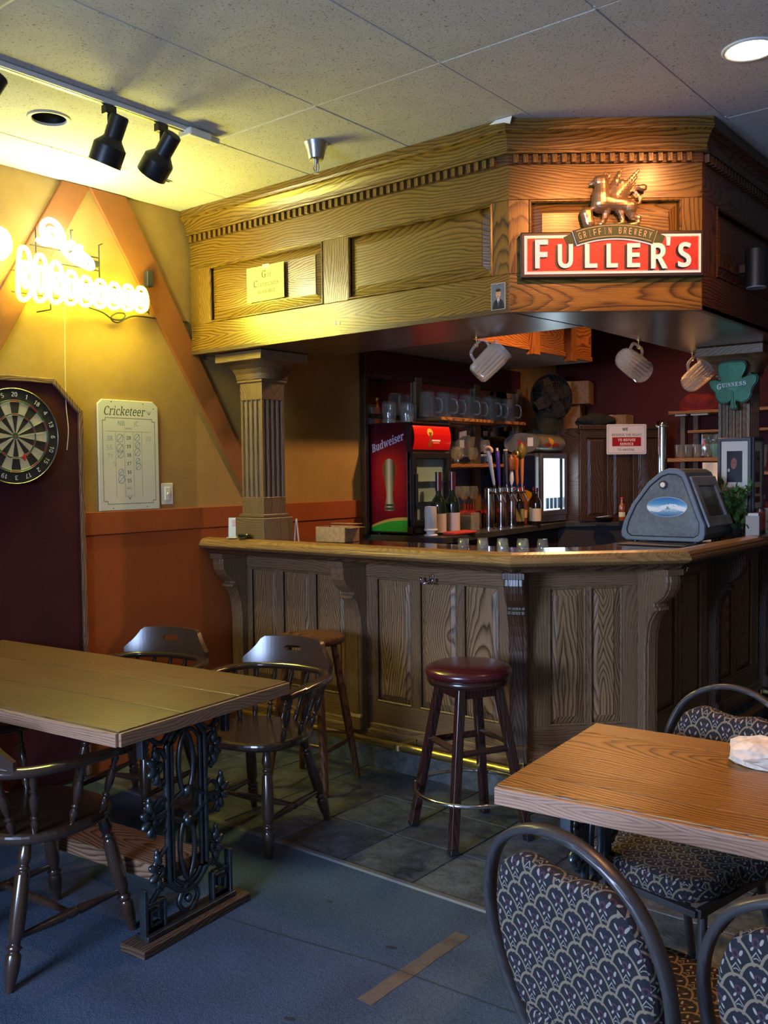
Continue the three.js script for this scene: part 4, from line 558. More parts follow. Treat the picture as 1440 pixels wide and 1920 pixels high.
// ---------- signs and papers on the canopy ----------
const segAt = (k, s, y, out) => { const q = V(s, y, out).applyAxisAngle(V(0, 1, 0), segs[k].th); return [segs[k].x + q.x, q.y, segs[k].z + q.z]; };
{ const t = thing('gift_notice', 'pale paper notice about gift certificates taped on the oak canopy', 'paper notice', [0.634, 2.548, 0.001]); const w = 0.277, h = 0.182, tex = canvas(512, 336, (x, W, H) => { x.fillStyle = '#b9b27c'; x.fillRect(0, 0, W, H); x.fillStyle = '#2c2c12'; x.textAlign = 'center'; const caps = (s, cx, y, big, sm) => { x.textAlign = 'left'; let tot = 0; const run = (dry, x0) => { let p = x0; [...s].forEach((c, i) => { x.font = (i ? sm : big) + 'px serif'; if (!dry) x.fillText(c, p, y); p += x.measureText(c).width; }); return p - x0; }; tot = run(true, 0); run(false, cx - tot / 2); }; caps('GIFT', 262, 112, 92, 46); caps('CERTIFICATES', 258, 196, 92, 46); caps('AVAILABLE', 262, 262, 44, 44); });
  const g = flat(new THREE.PlaneGeometry(w, h, 12, 8)), p = g.attributes.position; for (let i = 0; i < p.count; i++) p.setZ(i, 0.006 + 0.006 * Math.pow(Math.abs(p.getX(i)) / w * 2, 2)); g.computeVertexNormals(); part(t, 'sheet', g, mat([1, 1, 1], 0.85, { map: tex, side: THREE.DoubleSide })); part(t, 'tape', [box(0.05, 0.02, 0.0008, 0, h / 2 - 0.004, 0.0068, 0)], M.cream); }
const portrait = (bg, suit, skin, hair) => canvas(128, 192, (x, W, H) => { x.fillStyle = bg; x.fillRect(0, 0, W, H); x.fillStyle = suit; x.beginPath(); x.moveTo(10, 192); x.quadraticCurveTo(14, 128, 48, 118); x.lineTo(86, 118); x.quadraticCurveTo(120, 128, 122, 192); x.fill(); x.fillStyle = '#cfd4dc'; x.beginPath(); x.moveTo(54, 116); x.lineTo(66, 160); x.lineTo(80, 116); x.fill(); x.fillStyle = '#2a4a86'; x.fillRect(63, 124, 8, 46); x.fillStyle = skin; x.beginPath(); x.ellipse(66, 78, 23, 32, 0, 0, 7); x.fill(); x.fillRect(56, 100, 20, 20); x.fillStyle = hair; x.beginPath(); x.ellipse(66, 51, 24, 12, 0, 0, 7); x.fill(); x.fillStyle = '#3a241c'; x.fillRect(54, 72, 7, 4); x.fillRect(72, 72, 7, 4); x.fillRect(58, 94, 16, 3); });
{ const t = thing('portrait_photo', 'small colour photo of a person in a dark suit pinned low on the canopy', 'photo', [2.049, 2.30, 0.003]); part(t, 'card', [box(0.07, 0.112, 0.002, 0, 0, 0, 0)], M.paper); const [g, m] = print2d(0.068, 0.11, portrait('#5a6470', '#10131c', '#b98a6c', '#2a1c14'), 0.35); part(t, 'picture', g.translate(0, 0, 0.0013), m); part(t, 'pin', [T(flat(new THREE.SphereGeometry(0.004, 8, 6)), 0, 0.05, 0.003)], M.steel); }
{ const t = thing('pub_sign', 'red pub sign with white letters, green banner and gilded griffin', 'sign', segAt(1, 0.43, 2.457, 0.0068), segs[1].th), w = 0.772, h = 0.192, wm = mat([0.85, 0.84, 0.8], 0.4), rm = grain([0.62, 0.03, 0.025], 0.5, grime, 0.5);
  part(t, 'frame', [box(w, h, 0.034, 0, 0, 0.017, 0.006)], M.black); part(t, 'border', [box(w - 0.03, h - 0.03, 0.004, 0, 0, 0.035, 0.001)], wm); part(t, 'field', [box(w - 0.056, h - 0.056, 0.004, 0, 0, 0.0367, 0.001)], rm); part(t, 'inner_line', [ringFrame(w - 0.05, h - 0.05, 0.0022, 0.002, 0, 0, 0, 0.0365)], M.gold);
  const X = (px) => ((px - 975) / 340 - 0.5) * w, Yp = (py) => (479.5 - py) * 0.00226;
  for (const [ch, a, b, y0, y1] of [['F', 1001, 1025, 452, 505], ['U', 1043, 1071, 461, 505], ['L', 1093, 1116, 461, 505], ['L', 1133, 1154, 461, 505], ['E', 1171, 1195, 461, 505], ['R', 1215, 1246, 461, 508], ["'", 1243, 1251, 450, 466], ['S', 1265, 1289, 460, 506]]) {
    const cx = X((a + b) / 2), cy = Yp((y0 + y1) / 2), gw = X(b) - X(a), gh = (y1 - y0) * 0.00226, f = font, fld = t.getObjectByName('field'); part(fld, 'letter', [glyph(ch, gw, gh, 0.007, f).translate(cx, cy, 0.0385)], wm); if (ch !== "'") part(fld, 'letter_shadow', [0.5, 1].map((k) => glyph(ch, gw, gh, 0.0008, font).translate(cx - 0.011 * k, cy - 0.006 * k, 0.0387)), M.black);
  }
  // banner: two tails and an arched green band
  const bx = X(1148), by = Yp(462), Rr = 0.47, arc = (r0, r1, a, d, z, bev = 0.002) => { const s = new THREE.Shape(); s.absarc(0, 0, r1, Math.PI / 2 + a, Math.PI / 2 - a, true); s.absarc(0, 0, r0, Math.PI / 2 - a, Math.PI / 2 + a, false); s.closePath(); return extrude(s, d, bev, { cs: 24 }).translate(bx, by + 0.0 - Rr, z); }, gm = mat([0.008, 0.045, 0.014], 0.55), gl = mat([0.5, 0.42, 0.2], 0.4);
  part(t, 'banner_edge', [arc(Rr + 0.018, Rr + 0.083, 0.33, 0.01, 0.036)], wm); part(t, 'banner', [arc(Rr + 0.024, Rr + 0.085, 0.325, 0.012, 0.038)], gm); const bn = t.children.at(-1); part(bn, 'banner_line', [arc(Rr + 0.031, Rr + 0.033, 0.305, 0.002, 0.0495, 0), arc(Rr + 0.076, Rr + 0.078, 0.305, 0.002, 0.0495, 0)], gl);
  for (const s of [-1, 1]) part(t, 'banner_tail', [arc(Rr + 0.026, Rr + 0.08, 0.05, 0.01, 0.03).translate(-bx, -by + Rr, 0).rotateZ(-s * 0.35).translate(bx, by - Rr - 0.004, 0)], gm);
  [...'GRIFFIN BREWERY'].forEach((c, i) => { if (c === ' ') return; const a = (7 - i) * 0.0405; part(bn, 'banner_letter', [glyph(c, c === 'I' ? 0.0025 : 0.0105, 0.026, 0.0025, sans).rotateZ(a).translate(bx - (Rr + 0.055) * Math.sin(a), by - Rr + (Rr + 0.055) * Math.cos(a), 0.0497)], gl); });
  const k = 0.000262, P = ([a, b, c, d, r0, r1, up = 1, bs = 0]) => [(a - 620) * k, (1090 - b) * k, (c - 620) * k, (1090 - d) * k, r0 * k, r1 * k, up, bs * k];
  const G = [[420, 740, 420, 620, 150, 140], [440, 700, 860, 770, 130, 104], [890, 800, 890, 810, 122, 112], [430, 620, 440, 430, 138, 104], [430, 385, 390, 385, 100, 92], [330, 395, 268, 425, 50, 14], [400, 470, 380, 560, 70, 60], [470, 310, 500, 240, 26, 9], [550, 320, 582, 240, 26, 9], [520, 780, 495, 950, 88, 46], [490, 950, 425, 1072, 36, 28], [340, 790, 250, 830, 52, 36], [190, 890, 230, 1050, 98, 94], [860, 800, 925, 940, 105, 60], [920, 940, 1030, 970, 48, 40], [1030, 970, 1015, 1060, 38, 32], [1015, 1066, 890, 1082, 32, 26], [700, 800, 750, 900, 72, 50], [750, 900, 770, 1000, 46, 36], [770, 1000, 755, 1062, 36, 32], [755, 1064, 645, 1080, 32, 24], [930, 742, 1045, 735, 22, 20], [1045, 735, 1062, 660, 20, 20], [1062, 660, 962, 535, 20, 20], [962, 535, 968, 490, 20, 22], [990, 482, 1110, 490, 30, 52], [600, 640, 760, 420, 84, 66, 0.9], [640, 640, 1030, 215, 66, 16, 1, 22], [680, 655, 995, 325, 58, 15, 1, 16], [715, 665, 965, 420, 50, 14, 1, 8], [740, 680, 930, 525, 40, 14], [590, 560, 770, 185, 62, 10, 0.8]].map(P);
  part(t, 'griffin', relief(G, -0.165, -0.01, 0.16, 0.25, 150, 120, 0.006).translate(bx, by + 0.083, 0.018), M.gold); }
{ const px = [[232, 668], [206, 655], [212, 612], [216, 588], [180, 610], [130, 612], [92, 588], [64, 545], [58, 500], [22, 460], [4, 415], [8, 380], [60, 370], [112, 384], [92, 330], [84, 262], [104, 220], [170, 206], [240, 204], [320, 208], [352, 230], [358, 285], [322, 364], [380, 345], [440, 340], [462, 375], [452, 425], [412, 486], [404, 540], [372, 588], [318, 610], [268, 592], [262, 620], [280, 652], [258, 668]];
  const k = 0.262 / 464, pts = px.map(([x, y]) => new THREE.Vector2((x - 233) * k, (436 - y) * k)).reverse(), cv = new THREE.SplineCurve([...pts, pts[0]]).getPoints(150).slice(0, -1), sh = (s) => new THREE.Shape(cv.map((p) => new THREE.Vector2(p.x * s, p.y * s)));
  const t = thing('shamrock_sign', 'green shamrock-shaped stout sign with white lettering on the fluted column', 'sign', [2.457, 2.009, -1.785], 0.0); part(t, 'backing', [extrude(sh(1.05), 0.012, 0.003)], M.black); const gm = grain([0.025, 0.3, 0.12], 0.35, smudge, 0.35, { clearcoat: 0.4 }); part(t, 'leaf_panel', [extrude(sh(0.99), 0.014, 0.006, { bs: 3 }).translate(0, 0, 0.01)], gm);
  part(t, 'stem', [extrude([[-0.012, -0.128], [0.012, -0.128], [0.006, -0.04], [-0.002, -0.03], [-0.005, -0.05]], 0.006, 0.002).translate(-0.001, 0, 0.023)], gm); const tx = 'GUINNESS'; let x = -0.085; [...tx].forEach((c, i) => { const wd = i ? (c === 'I' ? 0.006 : 0.0165) : 0.023, hh = i ? 0.022 : 0.03; part(t, 'letter', [glyph(c, wd, hh, 0.002, serif).rotateZ(0.06).translate(x + wd / 2, 0.004 + x * 0.06 - (i ? 0 : 0.003), 0.0242)], M.white); x += wd + 0.0042; }); part(t, 'small_text', [slab(-0.03, -0.022, 0.0242, 0.025, -0.0195, 0.0248, 0)], M.grey); }
// ---------- glass and bottle makers ----------
const G = {};
function vessel(kind) {   // returns [[part name, geometry, material], ...]
  const shell = (o, i, seg = 24) => lathe([...o, ...i.slice().reverse()], seg);
  const handle = (x, y0, y1, out, r = 0.007) => tube([[x, y1, 0], [x + out * 0.7, y1 + 0.004, 0], [x + out, (y0 + y1) / 2 + 0.02, 0], [x + out * 0.8, y0 + 0.012, 0], [x, y0, 0]], r, 18, 8);
  if (kind === 'pitcher') return [['body', shell([[0, 0], [0.05, 0], [0.052, 0.01], [0.066, 0.18], [0.068, 0.19]], [[0, 0.008], [0.046, 0.01], [0.062, 0.18], [0.065, 0.19]]), M.glass], ['handle', handle(0.058, 0.05, 0.15, 0.05), M.glassThick]];
  if (kind === 'jar') return [['body', shell([[0, 0], [0.042, 0], [0.05, 0.012], [0.05, 0.105], [0.044, 0.125], [0.046, 0.15]], [[0, 0.008], [0.044, 0.014], [0.046, 0.105], [0.04, 0.125], [0.043, 0.15]]), M.glass], ['handle', handle(0.047, 0.03, 0.1, 0.035), M.glassThick]];
  if (kind === 'tumbler') return [['body', shell([[0, 0], [0.03, 0], [0.036, 0.11]], [[0, 0.01], [0.028, 0.012], [0.034, 0.11]], 18), M.glass]];
  if (kind === 'goblet') return [['foot', lathe([[0.034, 0], [0.034, 0.003], [0.006, 0.01], [0.004, 0.02], [0.004, 0.075], [0.01, 0.085], [0, 0.085]], 20), M.glass], ['bowl', shell([[0, 0.085], [0.02, 0.09], [0.038, 0.115], [0.042, 0.15], [0.034, 0.19]], [[0, 0.089], [0.019, 0.094], [0.036, 0.117], [0.04, 0.15], [0.032, 0.19]], 20), M.glass]];
  if (kind === 'snifter') return [['foot', lathe([[0.032, 0], [0.032, 0.003], [0.005, 0.01], [0.005, 0.03], [0, 0.03]], 18), M.glass], ['bowl', shell([[0, 0.03], [0.03, 0.04], [0.045, 0.07], [0.042, 0.1], [0.03, 0.13]], [[0, 0.034], [0.028, 0.044], [0.043, 0.07], [0.04, 0.1], [0.028, 0.13]], 20), M.glass]];
  if (kind === 'tulip') return [['foot', lathe([[0.036, 0], [0.036, 0.004], [0.008, 0.012], [0.006, 0.03], [0, 0.03]], 18), M.glass], ['bowl', shell([[0, 0.03], [0.014, 0.035], [0.026, 0.09], [0.024, 0.13], [0.036, 0.21]], [[0, 0.034], [0.012, 0.038], [0.024, 0.09], [0.022, 0.13], [0.034, 0.21]], 20), M.glass]];
}
function glassThing(name, label, kind, cat, pos, turn = 0, group, flip = 0) {
  const t = thing(name, label, cat, pos, turn, group), H = { pitcher: 0.19, jar: 0.15, tumbler: 0.11, goblet: 0.19, snifter: 0.13, tulip: 0.21 }[kind], ps = G[kind + flip] ??= vessel(kind).map(([n, g, m]) => [n, flip ? g.rotateX(Math.PI).translate(0, H, 0) : g, m]);
  for (const [n, g, m] of ps) part(t, n, g, m); return t;
}
function bottle(name, label, pos, h, r, m, o = {}) {
  const t = thing(name, label, 'bottle', pos, o.turn ?? 0, o.group), nk = o.neck ?? 0.3;
  part(t, 'body', [lathe([[0, 0], [r * 0.9, 0], [r, h * 0.03], [r, h * (0.93 - nk) * 0.92], [r * 0.86, h * (0.97 - nk)], [r * (o.slope ?? 0.38), h * (1.06 - nk)], [r * 0.36, h * 0.9], [r * 0.42, h * 0.92], [r * 0.42, h * 0.95], [0, h * 0.95]], 24)], m);
  part(t, 'cap', [cyl(r * 0.44, r * 0.44, h * (o.foil ?? 0.09), 0, h * (1 - (o.foil ?? 0.09)), 0, 16)], o.cap ?? M.red);
  if (o.label !== null) part(t, 'label', [flat(new THREE.CylinderGeometry(r * 1.012, r * 1.012, h * (o.lh ?? 0.28), 24, 1, true, (o.face ?? 0.7) - 1.5, 3.0)).translate(0, h * (o.ly ?? 0.28), 0)], o.label ?? M.label);
  return t;
}

function turnUV(g) { const u = g.attributes.uv; for (let i = 0; i < u.count; i++) { const a = u.getX(i), b = u.getY(i); u.setXY(i, b, 1 - a); } return g; }   // print upright on a lying cylinder

// ---------- back bar ----------
const BC = 1.12, edgeX = (z) => 0.665 - (-1.53 - z) * 0.102;
{ const t = thing('back_counter', 'dark grey back bar counter running under the coolers', 'counter'), P = [[0.002, -1.53], [0.665, -1.53], [edgeX(-3.62), -3.62], [1.12, -4.22], [1.12, -4.297], [0.002, -4.297]];
  part(t, 'worktop', [extrude(P.map(([x, z]) => [x, -z]), 0.046, 0.004).rotateX(-Math.PI / 2).translate(0, BC - 0.046, 0)], grain([0.075, 0.082, 0.085], 0.3, grime, 0.5));
  part(t, 'cabinet_body', [extrude([[0.002, -1.56], [0.6, -1.56], [edgeX(-3.62) - 0.06, -3.6], [1.05, -4.24], [1.05, -4.29], [0.002, -4.29]].map(([x, z]) => [x, -z]), BC - 0.047, 0).rotateX(-Math.PI / 2)], M.dark);
  part(t, 'edge_label', [box(0.05, 0.016, 0.003, 0, 0, 0, 0).rotateY(Math.PI / 2 - 0.102).translate(edgeX(-1.68) + 0.003, BC - 0.022, -1.68)], M.black); }
{ const t = thing('back_bar_hutch', 'tall dark wood back bar with mirrors and posts behind the shelves', 'back bar'), X0 = 0.002;
  part(t, 'back_panel', [slab(X0, BC + 0.001, -3.6, 0.02, 2.405, -1.5, 0)], M.hutch); part(t, 'side_panel', [slab(X0, BC + 0.001, -1.52, 0.05, 2.405, -1.485)], M.hutch);
  part(t, 'header', [slab(0.02, 2.25, -3.6, 0.034, 2.405, -1.52)], M.wallRed); part(t, 'crosspiece', [slab(0.02, 2.215, -3.6, 0.045, 2.25, -1.52)], M.hutch);
  for (const z of [-2.11, -2.9, -3.56]) part(t, 'post', [slab(0.02, BC + 0.002, z - 0.04, 0.05, 2.25, z + 0.04)], M.column);
  for (const [z0, z1] of [[-2.07, -1.53], [-2.86, -2.15], [-3.52, -2.94]]) { part(t, 'mirror', [slab(0.02, 1.965, z0 + 0.01, 0.024, 2.21, z1 - 0.01, 0)], M.mirror); part(t, 'mirror', [slab(0.02, 1.63, z0 + 0.01, 0.024, 1.93, z1 - 0.01, 0)], M.mirror); part(t, 'blue_panel', [slab(0.02, 1.3, z0 + 0.03, 0.024, 1.56, z1 - 0.03, 0)], mat([0.02, 0.035, 0.14], 0.4)); } }
{ const t = thing('upper_back_shelf', 'long wooden shelf of upturned glass pitchers behind the bar', 'shelf', [0, 1.935, -2.5]); part(t, 'board', [slab(0.051, -0.012, -0.73, 0.3, 0.012, 0.46)], M.shelf); for (const z of [-0.55, 0.3]) part(t, 'bracket', [slab(0.051, -0.1, z - 0.01, 0.07, -0.013, z + 0.01), slab(0.051, -0.03, z - 0.01, 0.24, -0.013, z + 0.01)], M.dark); }
{ const t = thing('middle_back_shelf', 'short wooden shelf of assorted glasses between the two coolers', 'shelf', [0, 1.595, -2.6]); part(t, 'board', [slab(0.051, -0.012, -0.6, 0.25, 0.012, 0.55)], M.shelf); for (const z of [-0.4, 0.38]) part(t, 'bracket', [slab(0.051, -0.08, z - 0.01, 0.07, -0.013, z + 0.01), slab(0.051, -0.03, z - 0.01, 0.2, -0.013, z + 0.01)], M.dark); }
const ord = ['first', 'second', 'third', 'fourth', 'fifth', 'sixth', 'seventh', 'eighth'];
for (let i = 0; i < 8; i++) glassThing('glass_pitcher', `upturned clear glass pitcher on the long upper shelf, ${ord[i]} counting from the red cooler`, 'pitcher', 'pitcher', [0.17 + 0.03 * (i % 2), 1.948, -2.05 - i * 0.152], 0.7, 'upturned pitchers on the upper back shelf', 1);
glassThing('glass_mug', 'clear glass jar mug on the red cooler, nearest its lettered side', 'jar', 'mug', [0.15, 1.892, -1.625], 2.2, 'jar mugs on top of the red cooler', 1);
glassThing('glass_mug', 'clear glass jar mug on the red cooler, second from its lettered side', 'jar', 'mug', [0.2, 1.892, -1.76], 2.6, 'jar mugs on top of the red cooler', 1);
glassThing('glass_mug', 'clear glass jar mug on the red cooler, deepest of the three there', 'jar', 'mug', [0.12, 1.892, -1.9], 1.9, 'jar mugs on top of the red cooler', 1);
bottle('decanter_bottle', 'squat amber liqueur bottle at the near end of the middle back shelf', [0.17, 1.608, -2.17], 0.2, 0.05, M.bottleAmber, { cap: M.white, neck: 0.36, lh: 0.14, ly: 0.18 });
[['tulip', -2.29, 'flared glass beside the amber liqueur bottle'], ['snifter', -2.4, 'round snifter glass in the middle of the middle back shelf'], ['snifter', -2.5, 'round snifter glass behind the purple tap handle'], ['tulip', -2.6, 'flared glass standing behind the tap handles'], ['snifter', -2.7, 'round snifter glass past the flared glasses'], ['goblet', -2.8, 'stemmed goblet near the far end of the middle back shelf']].forEach(([k, z, l], i) => glassThing('bar_glass', l, k, 'glass', [0.13 + 0.05 * (i % 2), 1.608, z], i, 'glasses on the middle back shelf'));
bottle('clear_bottle', 'clear spirit bottle standing on the middle back shelf under the lemon-green cap', [0.1, 1.608, -2.36], 0.24, 0.034, M.glassThick, { cap: mat([0.3, 0.35, 0.03], 0.5), label: null });
// tray of stemmed glasses
{ const t = thing('glass_tray', 'dark red raised tray of stemmed glasses beside the beer taps', 'tray', [0.2, BC, -2.42]); part(t, 'tray_top', [box(0.2, 0.02, 0.42, 0, 0.12, 0)], M.red); for (const [x, z] of [[-0.08, -0.19], [0.08, -0.19], [-0.08, 0.19], [0.08, 0.19]]) part(t, 'leg', [box(0.02, 0.11, 0.02, x, 0.055, z)], M.dark); }
for (let i = 0; i < 6; i++) glassThing('wine_glass', `stemmed wine glass on the dark red tray, ${i % 2 ? 'front' : 'back'} row, ${ord[i >> 1]} from the cooler`, 'goblet', 'wine glass', [i % 2 ? 0.25 : 0.16, BC + 0.13, -2.28 - (i >> 1) * 0.12], i, 'wine glasses on the red tray');
{ const t = thing('straw_caddy', 'clear plastic caddy of straws and napkins in front of the wine glasses', 'caddy', [0.36, BC, -2.28]); part(t, 'box', [ringFrame(0.13, 0.11, 0.003, 0.13, 0).rotateX(-Math.PI / 2).translate(0, 0.0, 0), box(0.13, 0.004, 0.11, 0, 0.003, 0, 0)], M.glassThick); part(t, 'napkins', [box(0.1, 0.1, 0.06, 0, 0.056, 0.015)], grain([0.3, 0.33, 0.42], 0.8, grime, 0.2)); part(t, 'straws', [0, 1, 2, 3].map((k) => rod(V(-0.04 + k * 0.02, 0.01, -0.03), V(-0.05 + k * 0.025, 0.19, -0.04), 0.003, 0.003, 6)), M.red); }
bottle('champagne_bottle', 'dark champagne bottle with a pale label beside the white cups', [0.478, BC, -1.745], 0.43, 0.052, M.bottleGreen, { neck: 0.42, foil: 0.3, cap: M.maroon, label: M.labelPale, lh: 0.3, ly: 0.19, group: 'champagne bottles before the red cooler' });
bottle('champagne_bottle', 'dark champagne bottle with a pale label farther from the white cups', [0.478, BC, -1.91], 0.43, 0.052, M.bottleGreen, { neck: 0.42, foil: 0.3, cap: M.maroon, label: M.labelPale, lh: 0.3, ly: 0.19, group: 'champagne bottles before the red cooler' });
{ const t = thing('cup_stack', 'white plastic cup stack on a spool-shaped stand beside the cooler', 'cups', [0.52, BC, -1.595]); part(t, 'stand', [lathe([[0, 0], [0.046, 0], [0.046, 0.012], [0.03, 0.018], [0.03, 0.032], [0.046, 0.038], [0.046, 0.05], [0, 0.05]], 24)], M.white); part(t, 'cups', [lathe([[0, 0.05], [0.042, 0.05], [0.039, 0.2], [0.036, 0.2], [0.036, 0.19], [0, 0.19]], 24)], M.labelPale); }
{ const g = box(0.1, 0.022, 0.28, 0, 0, 0, 0.01), p = g.attributes.position; for (let i = 0; i < p.count; i++) if (p.getY(i) > 0) p.setY(i, p.getY(i) * (0.5 + noise(p.getX(i) * 20 + 5, p.getZ(i) * 20 + 5, 71))); solo('bar_towel', g.translate(0.588, BC + 0.0125, -1.84), mat([0.55, 0.05, 0.04], 0.9), 'red folded bar towel on the back counter under the champagne bottles', 'towel'); }

// red beer cooler
{ const t = thing('beer_cooler', 'red glass-door beer cooler with a trophy picture on its side', 'cooler', [0.222, BC, -1.78]), w = 0.372, d = 0.45, h = 0.77, redG = canvas(384, 800, (x, W, H) => {
    const g = x.createRadialGradient(200, 330, 10, 200, 380, 330); g.addColorStop(0, '#f0a040'); g.addColorStop(0.25, '#b8141c'); g.addColorStop(0.7, '#8f0d20'); g.addColorStop(1, '#6c0b1c'); x.fillStyle = g; x.fillRect(0, 0, W, H); const d2 = x.createLinearGradient(0, 0, 0, 240); d2.addColorStop(0, 'rgba(50,6,20,0.85)'); d2.addColorStop(1, 'rgba(50,6,20,0)'); x.fillStyle = d2; x.fillRect(0, 0, W, 240);
    x.save(); x.translate(16, 214); x.rotate(-0.26); x.fillStyle = '#d8d2ea'; x.strokeStyle = '#2a2560'; x.lineWidth = 4; x.font = 'italic bold 82px serif'; x.strokeText('Budweiser', 0, 0, 352); x.fillText('Budweiser', 0, 0, 352); x.restore();
    x.fillStyle = '#c8a050'; x.beginPath(); x.moveTo(0, 760); x.quadraticCurveTo(180, 690, W, 692); x.lineTo(W, H); x.lineTo(0, H); x.fill(); x.fillStyle = '#2f9a35'; x.beginPath(); x.moveTo(20, 770); x.quadraticCurveTo(190, 712, W, 716); x.lineTo(W, H); x.lineTo(0, H); x.lineTo(0, 776); x.fill();
    const cup = (a, b) => { x.beginPath(); x.moveTo(134, 360); x.bezierCurveTo(112, 226, 286, 226, 264, 360); x.bezierCurveTo(256, 430, 234, 470, 234, 540); x.lineTo(258, 645); x.lineTo(142, 645); x.lineTo(166, 540); x.bezierCurveTo(166, 470, 144, 430, 134, 360); x.fillStyle = a; x.fill(); x.fillStyle = b; x.fillRect(160, 596, 80, 16); x.fillRect(156, 622, 88, 18); };
    const gg = x.createLinearGradient(150, 0, 250, 0); gg.addColorStop(0, '#6e5a34'); gg.addColorStop(0.45, '#e2d6b4'); gg.addColorStop(1, '#4e3d26'); cup(gg, '#3f4238'); });
  part(t, 'cabinet', [slab(-w / 2, 0.012, -d / 2, w / 2 - 0.05, h, d / 2, 0.006), slab(w / 2 - 0.06, h - 0.012, -d / 2, w / 2, h, d / 2, 0.004), slab(w / 2 - 0.06, 0.012, -d / 2, w / 2 - 0.012, 0.06, d / 2)], M.black);
  const [g, m] = print2d(0.316, 0.74, redG, 0.3); part(t, 'side_print', g.translate(-0.026, 0.395, d / 2 + 0.001), m, 'red side picture with a golden cup');
  for (const [x, y] of [[-1, -1], [1, -1], [-1, 1], [1, 1]]) part(t, 'foot', [cyl(0.015, 0.015, 0.014, x * 0.15, 0, y * 0.18, 12)], M.black);
  const hd = canvas(256, 160, (x, W, H) => { x.fillStyle = '#b81010'; x.fillRect(0, 0, W, H); x.fillStyle = '#c41a12'; x.fillRect(0, 0, W, 60); x.fillStyle = '#e8b040'; x.beginPath(); x.ellipse(110, 44, 20, 26, 0, 0, 7); x.fill(); x.fillStyle = '#7a4a1a'; x.beginPath(); x.moveTo(100, 44); x.lineTo(122, 44); x.lineTo(116, 90); x.lineTo(124, 140); x.lineTo(98, 140); x.lineTo(106, 90); x.fill(); x.fillStyle = '#e0c8c0'; x.fillRect(120, 92, 60, 10); x.fillStyle = '#c88a50'; x.fillRect(130, 108, 44, 8); });
  part(t, 'lit_header', [turnUV(flat(new THREE.CylinderGeometry(0.2, 0.2, 0.43, 20, 1, true, Math.PI / 2 - 0.42, 0.84))).rotateX(-Math.PI / 2).translate(w / 2 - 0.196, h - 0.105, 0)], mat([1, 1, 1], 0.25, { map: hd, emissive: lin(1, 1, 1), emissiveMap: hd, emissiveIntensity: 0.35, clearcoat: 1 }));
  part(t, 'header_back', [slab(w / 2 - 0.06, h - 0.2, -d / 2, w / 2 - 0.02, h - 0.012, d / 2, 0)], M.black);
  part(t, 'door', [ringFrame(d, h - 0.215 - 0.05, 0.045, 0.03, 0.005).rotateY(Math.PI / 2).translate(w / 2 - 0.03, 0.06 + (h - 0.265) / 2, 0)], M.black); part(t.children.at(-1), 'door_glass', [slab(w / 2 - 0.014, 0.1, -d / 2 + 0.044, w / 2 - 0.011, h - 0.25, d / 2 - 0.044, 0)], M.pane);
  part(t, 'interior', [slab(w / 2 - 0.052, 0.1, -d / 2 + 0.03, w / 2 - 0.049, h - 0.25, d / 2 - 0.03, 0)], mat([0.5, 0.57, 0.56], 0.5)); part(t, 'inner_shelf', [0.22, 0.36].map((y) => slab(w / 2 - 0.048, y, -d / 2 + 0.03, w / 2 - 0.018, y + 0.006, d / 2 - 0.03, 0)), M.steel); part(t.getObjectByName('door'), 'door_handle', [slab(w / 2, 0.2, d / 2 - 0.03, w / 2 + 0.02, 0.42, d / 2 - 0.012, 0.004)], M.black); }
